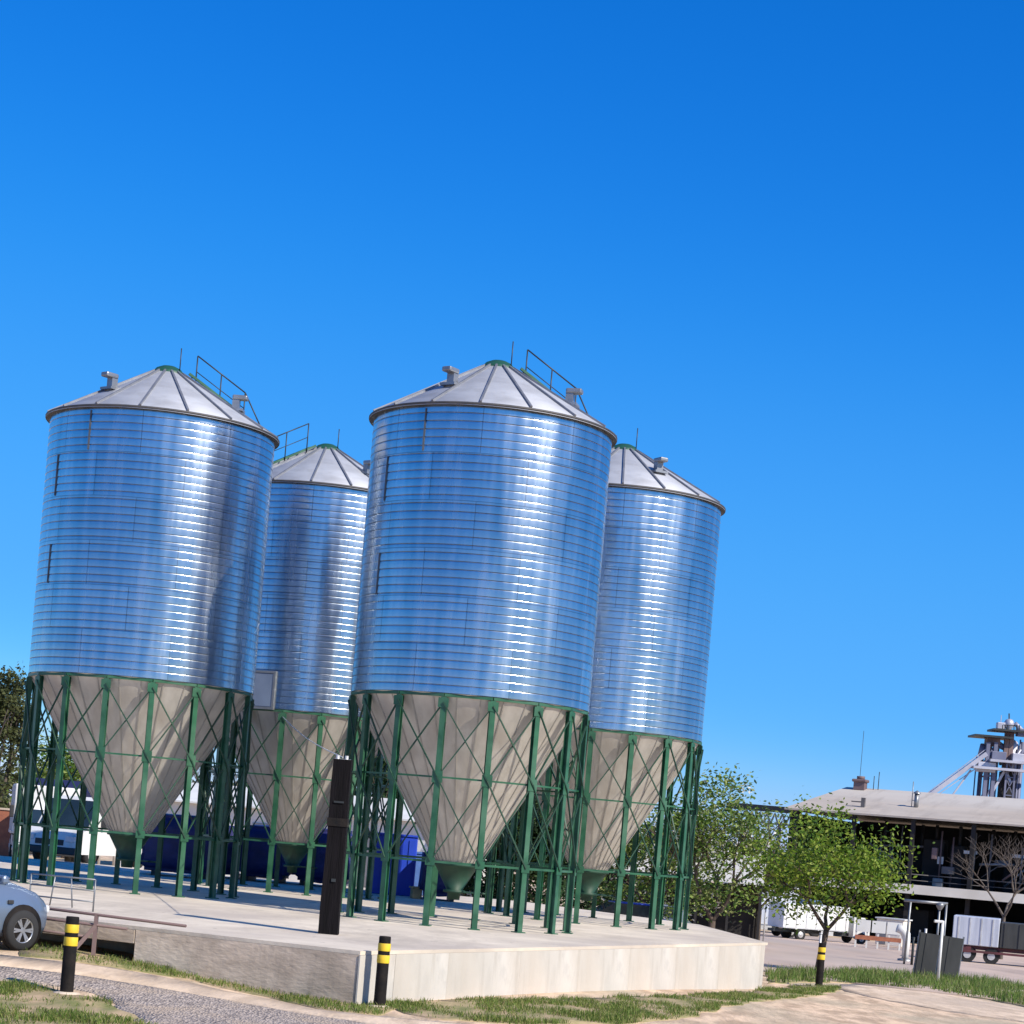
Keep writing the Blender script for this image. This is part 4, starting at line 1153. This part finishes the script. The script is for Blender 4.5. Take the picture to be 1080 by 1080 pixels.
# grain elevator tower behind the shed
TY = 185
def T(u, v): return at(u, v, TY)
t0 = T(1060, 870); zt0 = gz(t0.x, t0.y)
tw = thing('elevator_tower', 'steel grain elevator tower with platforms rising behind the shed roof', 'tower', (t0.x, t0.y, zt0))
def TL(u, v, dy=0): p = T(u, v); return Vector((p.x - t0.x, dy, p.z - zt0))
def vert(bld, u, vtop, w_, dy=0, uu=None):
    p = TL(u, vtop, dy); bld.beam((p.x, p.y, 0), p, w_)
b = MB()
for z in (7.6, 9.2, 10.8, 12.4, 14.0):
    xa, xb = TL(1062, 800).x, TL(1071, 800).x
    b.beam((xa, -.2, z), (xb, -.2, z + 1.6), .07); b.beam((xb, -.2, z), (xa, -.2, z + 1.6), .07); b.beam((xa, -.2, z), (xb, -.2, z), .09)
for xx in (TL(1062, 800).x, TL(1071, 800).x): b.beam((xx, -.2, 0), (xx, -.2, 15.5), .16)
b.build('cross_bracing', M['tower'], tw)
b = MB()
for u in (1043, 1051):
    for dy in (0, 2.2): vert(b, u - .5, 783, .32, dy)
for z in (8.5, 11.5, 14): 
    for dy in (0, 2.2):
        x0, x1 = TL(1042, 800).x, TL(1051, 800).x
        b.beam((x0, dy, z), (x1, dy, z + 2.4), .12); b.beam((x0, dy, z), (x1, dy, z), .16)
b.build('lattice_leg', M['tower'], tw)
b = MB()
for u in (1064, 1069): vert(b, u, 772, .38, .6)
b.build('elevator_trunk', M['tower_rust'], tw)
p = TL(1065, 771); b = MB(); b.box((p.x, .6, p.z), (3.2, 2.6, .18)); b.build('platform', M['dark_steel'], tw)
p = TL(1047, 777); b = MB(); b.box((p.x, .9, p.z), (3.4, 3.0, .18)); b.build('platform', M['dark_steel'], tw)
p = TL(1049, 782); b = MB(); b.rbox((p.x, .9, p.z), (1.2, 1.2, .8), .1); b.build('gearbox_house', M['tower_rust'], tw)
p = TL(1066, 763); b = MB(); b.lathe([(.24, -.7), (.26, -.45), (.44, -.2), (.44, .15), (.30, .36), (.10, .44), (0.001, .45)], 20, (p.x, .6, p.z)); b.rbox((p.x - .75, .6, p.z - .25), (.7, .7, .6), .06); b.tube((p.x + .5, .6, p.z + .1), (p.x + 1.2, .6, p.z - .5), .2, n=10); b.beam((p.x - .75, .6, p.z), (p.x - .75, .6, p.z + .7), .06); b.build('elevator_head', M['tower_light'], tw)
b = MB(); b.beam(TL(1066, 752, .6), TL(1066, 771, .6), .1)
for du in (-9, -6.5, -4, 3, 5.5, 9): b.beam(TL(1065 + du, 765, -.5), TL(1065 + du, 771, -.5), .07)
b.beam(TL(1057, 765, -.5), TL(1074, 766, -.5), .07); b.build('railing', M['dark_steel'], tw)
p = TL(1072, 786); b = MB(); b.lathe([(.7, -5.0), (.7, 0), (.5, .4), (.12, .65), (0.001, .65)], 24, (p.x, 1.8, p.z)); b.build('bin', M['tower_light'], tw)
b = MB(); p = TL(1067, 804); b.box((p.x, -.4, p.z), (4.2, 1.0, .22)); p = TL(1060, 812); b.box((p.x, -.4, p.z), (6.0, 1.0, .22)); b.build('walkway', M['tower_light'], tw)
b = MB(); p = TL(1066, 822); b.rbox((p.x - .1, .9, p.z - 1), (1.3, 1.2, 3.4), .06); b.build('dust_house', M['interior'], tw)
b = MB(); b.beam(TL(972, 844.7), TL(1040, 795), .7, .38); b.beam(TL(972, 841), TL(1040, 790), .07)
for k in range(9):
    u_, v_ = 976 + k * 7, 841.8 - k * 5.12
    b.beam(TL(u_, v_), TL(u_, v_ - 4.2), .05)
b.beam(TL(985, 841), TL(1040, 803), .07); b.build('inclined_conveyor', M['tower_light'], tw)
b = MB(); b.beam(TL(1005, 838), TL(1024, 812), .14); b.build('strut', M['tower_light'], tw)
b = MB(); b.beam(TL(1046, 836), TL(1060, 812), .22); b.beam(TL(1060, 812), TL(1066, 826), .22); b.build('strut', M['tower_light'], tw)
b = MB()
for u, v, w_ in ((1078, 790, 1.1), (1082, 782, 1.0)):
    p = TL(u, v, 1.2); b.tube((p.x, 1.2, 0), p, w_ * .22, n=10)
b.tube(TL(1052, 783, .9), TL(1066, 790, .9), .28, n=8); b.tube(TL(1041, 785, .9), TL(1038, 797, .9), .4, n=8)
b.build('spout', M['tower'], tw)

rt_ = random.Random(12)
for k in range(16):
    u = 1034 + k * 3.3 + rt_.uniform(-1, 1)
    if k % 3 == 2:
        a_, c_ = TL(u - 6, rt_.uniform(800, 815), rt_.uniform(-.3, 2)), TL(u + 8, rt_.uniform(780, 800), rt_.uniform(-.3, 2))
        b = MB(); b.tube(a_, c_, rt_.uniform(.06, .16), n=6); b.build('spout', M[rt_.choice(('tower', 'tower_light', 'dark_steel'))], tw)
    else:
        p = TL(u, rt_.uniform(779, 805), rt_.uniform(-.5, 2.4))
        b = MB(); b.tube((p.x, p.y, 0), p, rt_.uniform(.05, .13), n=6); b.build('pipe', M[rt_.choice(('tower', 'tower', 'dark_steel', 'tower_light'))], tw)
for u, v, w_ in ((1040, 809, 1.6), (1053, 797, 1.3), (1076, 800, 1.5), (1080, 773, 1.2)):
    p = TL(u, v, .2); b = MB(); b.rbox(p, (w_, 1.0, w_ * .55), .05); b.build('machine_box', M[rt_.choice(('tower', 'tower_rust', 'tower_light'))], tw)

# ------------------------------------------------------------------ yard furniture on the right
# dark sheet metal screen leaning, with a white pole
sp = on_ground(986, 1033)
scr = thing('metal_screen', 'dark grey sheet metal screen standing in the tall grass beside the white pole', 'screen', sp, R_(-6))
wS, hS = px2m(46, sp.y), px2m(47, sp.y)
lean = Matrix.Rotation(R_(4.0), 3, 'Y')
for sx, m in ((-.26, M['sheet_dark']), (.26, M['sheet_dark'])):
    b = MB(); b.box(lean @ Vector((sx * wS, 0, hS / 2)), (wS * .475, .05, hS), lean)
    for k in range(2): b.box(lean @ Vector((sx * wS - wS * .2 + k * wS * .13, -.032, hS / 2)), (.025, .02, hS * .97), lean)
    b.build('sheet', m, scr)
b = MB(); b.box(lean @ Vector((0, .04, hS * .5)), (.06, .06, hS * 1.08), lean); b.box(lean @ Vector((-wS * .5, .02, hS * .52)), (.05, .05, hS * 1.05), lean); b.box(lean @ Vector((wS * .5, .02, hS * .52)), (.05, .05, hS * 1.05), lean)
b.build('frame', M['grey_steel'], scr)
pw = on_ground(989, 1037)
po = thing('white_pole', 'thin white pole in front of the dark sheet metal screen', 'pole', pw)
b = MB(); b.tube((0, 0, -.05), (0, 0, px2m(66, pw.y)), .042, n=10); b.build('shaft', M['white'], po)
b = MB(); b.rbox((-.12, 0, px2m(65, pw.y)), (.26, .10, .08), .02); b.build('head', M['white'], po)

fy = 78
fr = thing('pipe_frame', 'pale pipe portal frame with hanging pipes behind the dark screen', 'frame', foot(980, fy))
def fx(px): return px2m(px, fy)
hF = fx(68)
b = MB(); b.tube((fx(-24), 0, hF), (fx(22), 0, hF), .055); b.build('top_pipe', M['grey_steel'], fr)
for x in (-17, 14, 21):
    b = MB(); b.tube((fx(x), .3 if x < 0 else 0, 0), (fx(x), 0.0, hF - .02), .042); b.build('post', M['grey_steel'], fr)
b = MB(); b.lathe([(.05, -.18), (.14, -.04), (.16, .06), (.06, .10)], 14, (fx(14), -.05, hF - .08)); b.build('lamp', M['grey_steel'], fr)
b = MB(); b.rbox((fx(2), .1, fx(28)), (fx(14), .4, fx(8)), .04); b.tube((fx(2), .1, fx(20)), (fx(2), .1, fx(40)), .05); b.build('meter_box', M['light_steel'], fr)
for x in (-10, 8):
    b = MB(); b.tube((fx(x), .1, 0), (fx(x), .1, fx(30)), .05); b.build('stand', M['dark_steel'], fr)

tk = foot(962, 84)
tn = thing('vent_duct', 'white bent duct standing left of the dark screen', 'duct', tk)
b = MB(); pts = [Vector((0, 0, 0)), Vector((0, 0, .85)), Vector((-.04, 0, 1.08)), Vector((-.18, 0, 1.26)), Vector((-.42, 0, 1.32))]; b.path(pts, [.13, .16, .19, .19, .17], 14); b.build('elbow', M['white'], tn)
b = MB(); b.lathe([(.3, 0), (.3, .1), (.18, .12)], 14); b.build('base', M['grey_steel'], tn)

# low white and orange barrier fence before the shed
fp = foot(932, 108)
fe = thing('barrier_fence', 'low white and orange panel fence between the lorry and the screen', 'fence', fp, R_(-8))
fw_ = px2m(48, 108)
for i in range(3):
    b = MB(); b.box(((i - 1) * fw_ * .33, 0, 1.15), (fw_ * .30, .06, .62)); b.build('white_board', M['white_dull'], fe)
b = MB(); b.box((0, 0, .55), (fw_, .06, .22)); b.build('orange_board', M['brick'], fe)
for i in range(5):
    b = MB(); b.box(((i - 2) * fw_ * .24, .05, .7), (.09, .08, 1.5)); b.build('post', M['white_dull'], fe)
wk = foot(947, 118)
container('site_cabin', 'small cream site cabin behind the white and orange fence', 'cabin', wk, R_(-30), (3.0, 2.2, 2.3), M['offwhite'], False, .15) if False else None
cb = thing('site_cabin', 'cream site cabin behind the white and orange fence', 'cabin', wk, R_(-30))
b = MB(); b.rbox((0, 0, .85), (1.6, 1.2, 1.5), .04); b.build('wall', M['offwhite'], cb)
b = MB(); b.box((0, 0, 1.63), (1.75, 1.35, .07)); b.build('roof', M['white_dull'], cb)
b = MB(); b.box((.35, -.61, 1.05), (.5, .03, .45)); b.build('window', M['glass'], cb)
b = MB(); b.box((-.4, -.61, .75), (.45, .03, 1.2)); b.build('door', M['grey_steel'], cb)

# grey trailer at the right edge
tp = foot(1034, 93)
tl = thing('farm_trailer', 'pale grey box trailer on a maroon chassis at the right edge', 'trailer', tp, R_(-14))
k = 93 / F_PX
b = MB(); b.rbox((0, 1.0, 1.42), (48 * k, 2.1, 1.28), .03); bx = b.build('front_box', M['trailer_grey'], tl)
b = MB()
for i in range(4): b.box((-24 * k + .25 + i * .5, -.065, 1.42), (.06, .03, 1.2))
b.build('ribs', M['light_steel'], bx)
b = MB(); b.rbox((24 * k + 1.9, 1.0, 1.35), (3.7, 2.1, 1.15), .03)
for i in range(6): b.box((24 * k + .25 + i * .65, -.065, 1.35), (.07, .04, 1.1))
b.build('rear_box', M['sheet_dark'], tl)
b = MB(); b.box((1.9, 1.0, .68), (48 * k + 3.6, 1.6, .16)); b.box((1.9, .0, .52), (48 * k + 3.6, .08, .10)); b.box((-.6, .05, .6), (.9, .1, .3)); b.build('chassis', M['maroon'], tl)
for x in (-.3, .75, 3.6, 4.6):
    for y in (.15, 1.85): 
        o = MB(); o.tube((x, y - .12, .36), (x, y + .12, .36), .36, n=20); wv = o.build('wheel', M['rubber'], tl)
        q = MB(); q.tube((x, y - .14, .36), (x, y + .14, .36), .17, n=14); q.build('hub', M['light_steel'], wv)
b = MB(); b.beam((-24 * k, 1.0, .65), (-24 * k - 1.0, 1.0, .55), .12); b.build('drawbar', M['maroon'], tl)

# slim posts in the yard
for u, v, hpx, lab in ((812, 982, 52, 'slim pale post by the far end of the yard lorries'), (726, 975, 40, 'slim pale post beyond the right end of the platform'), (862, 1030, 45, 'slim pale stake beside the young tree trunk')):
    p = on_ground(u, v) if v > 1000 else foot(u, 74 if u < 800 else 100)
    o = MB(); o.tube((0, 0, -.05), (0, 0, px2m(hpx, p.y)), .035, n=8); o.tube((0, 0, px2m(hpx, p.y)), (0, 0, px2m(hpx, p.y) + .03), .05, n=8)
    tag(o.build('slim_post', M['light_steel'], None, p), lab, 'post', 'slim pale posts in the yard')

# ------------------------------------------------------------------ output
scene.view_settings.view_transform = 'Standard'
scene.view_settings.look = 'None'
scene.view_settings.exposure = 0.35
scene.view_settings.gamma = 1
scene.render.engine = 'CYCLES'
scene.cycles.use_denoising = True
scene.cycles.max_bounces = 6
scene.render.resolution_x = scene.render.resolution_y = 1024
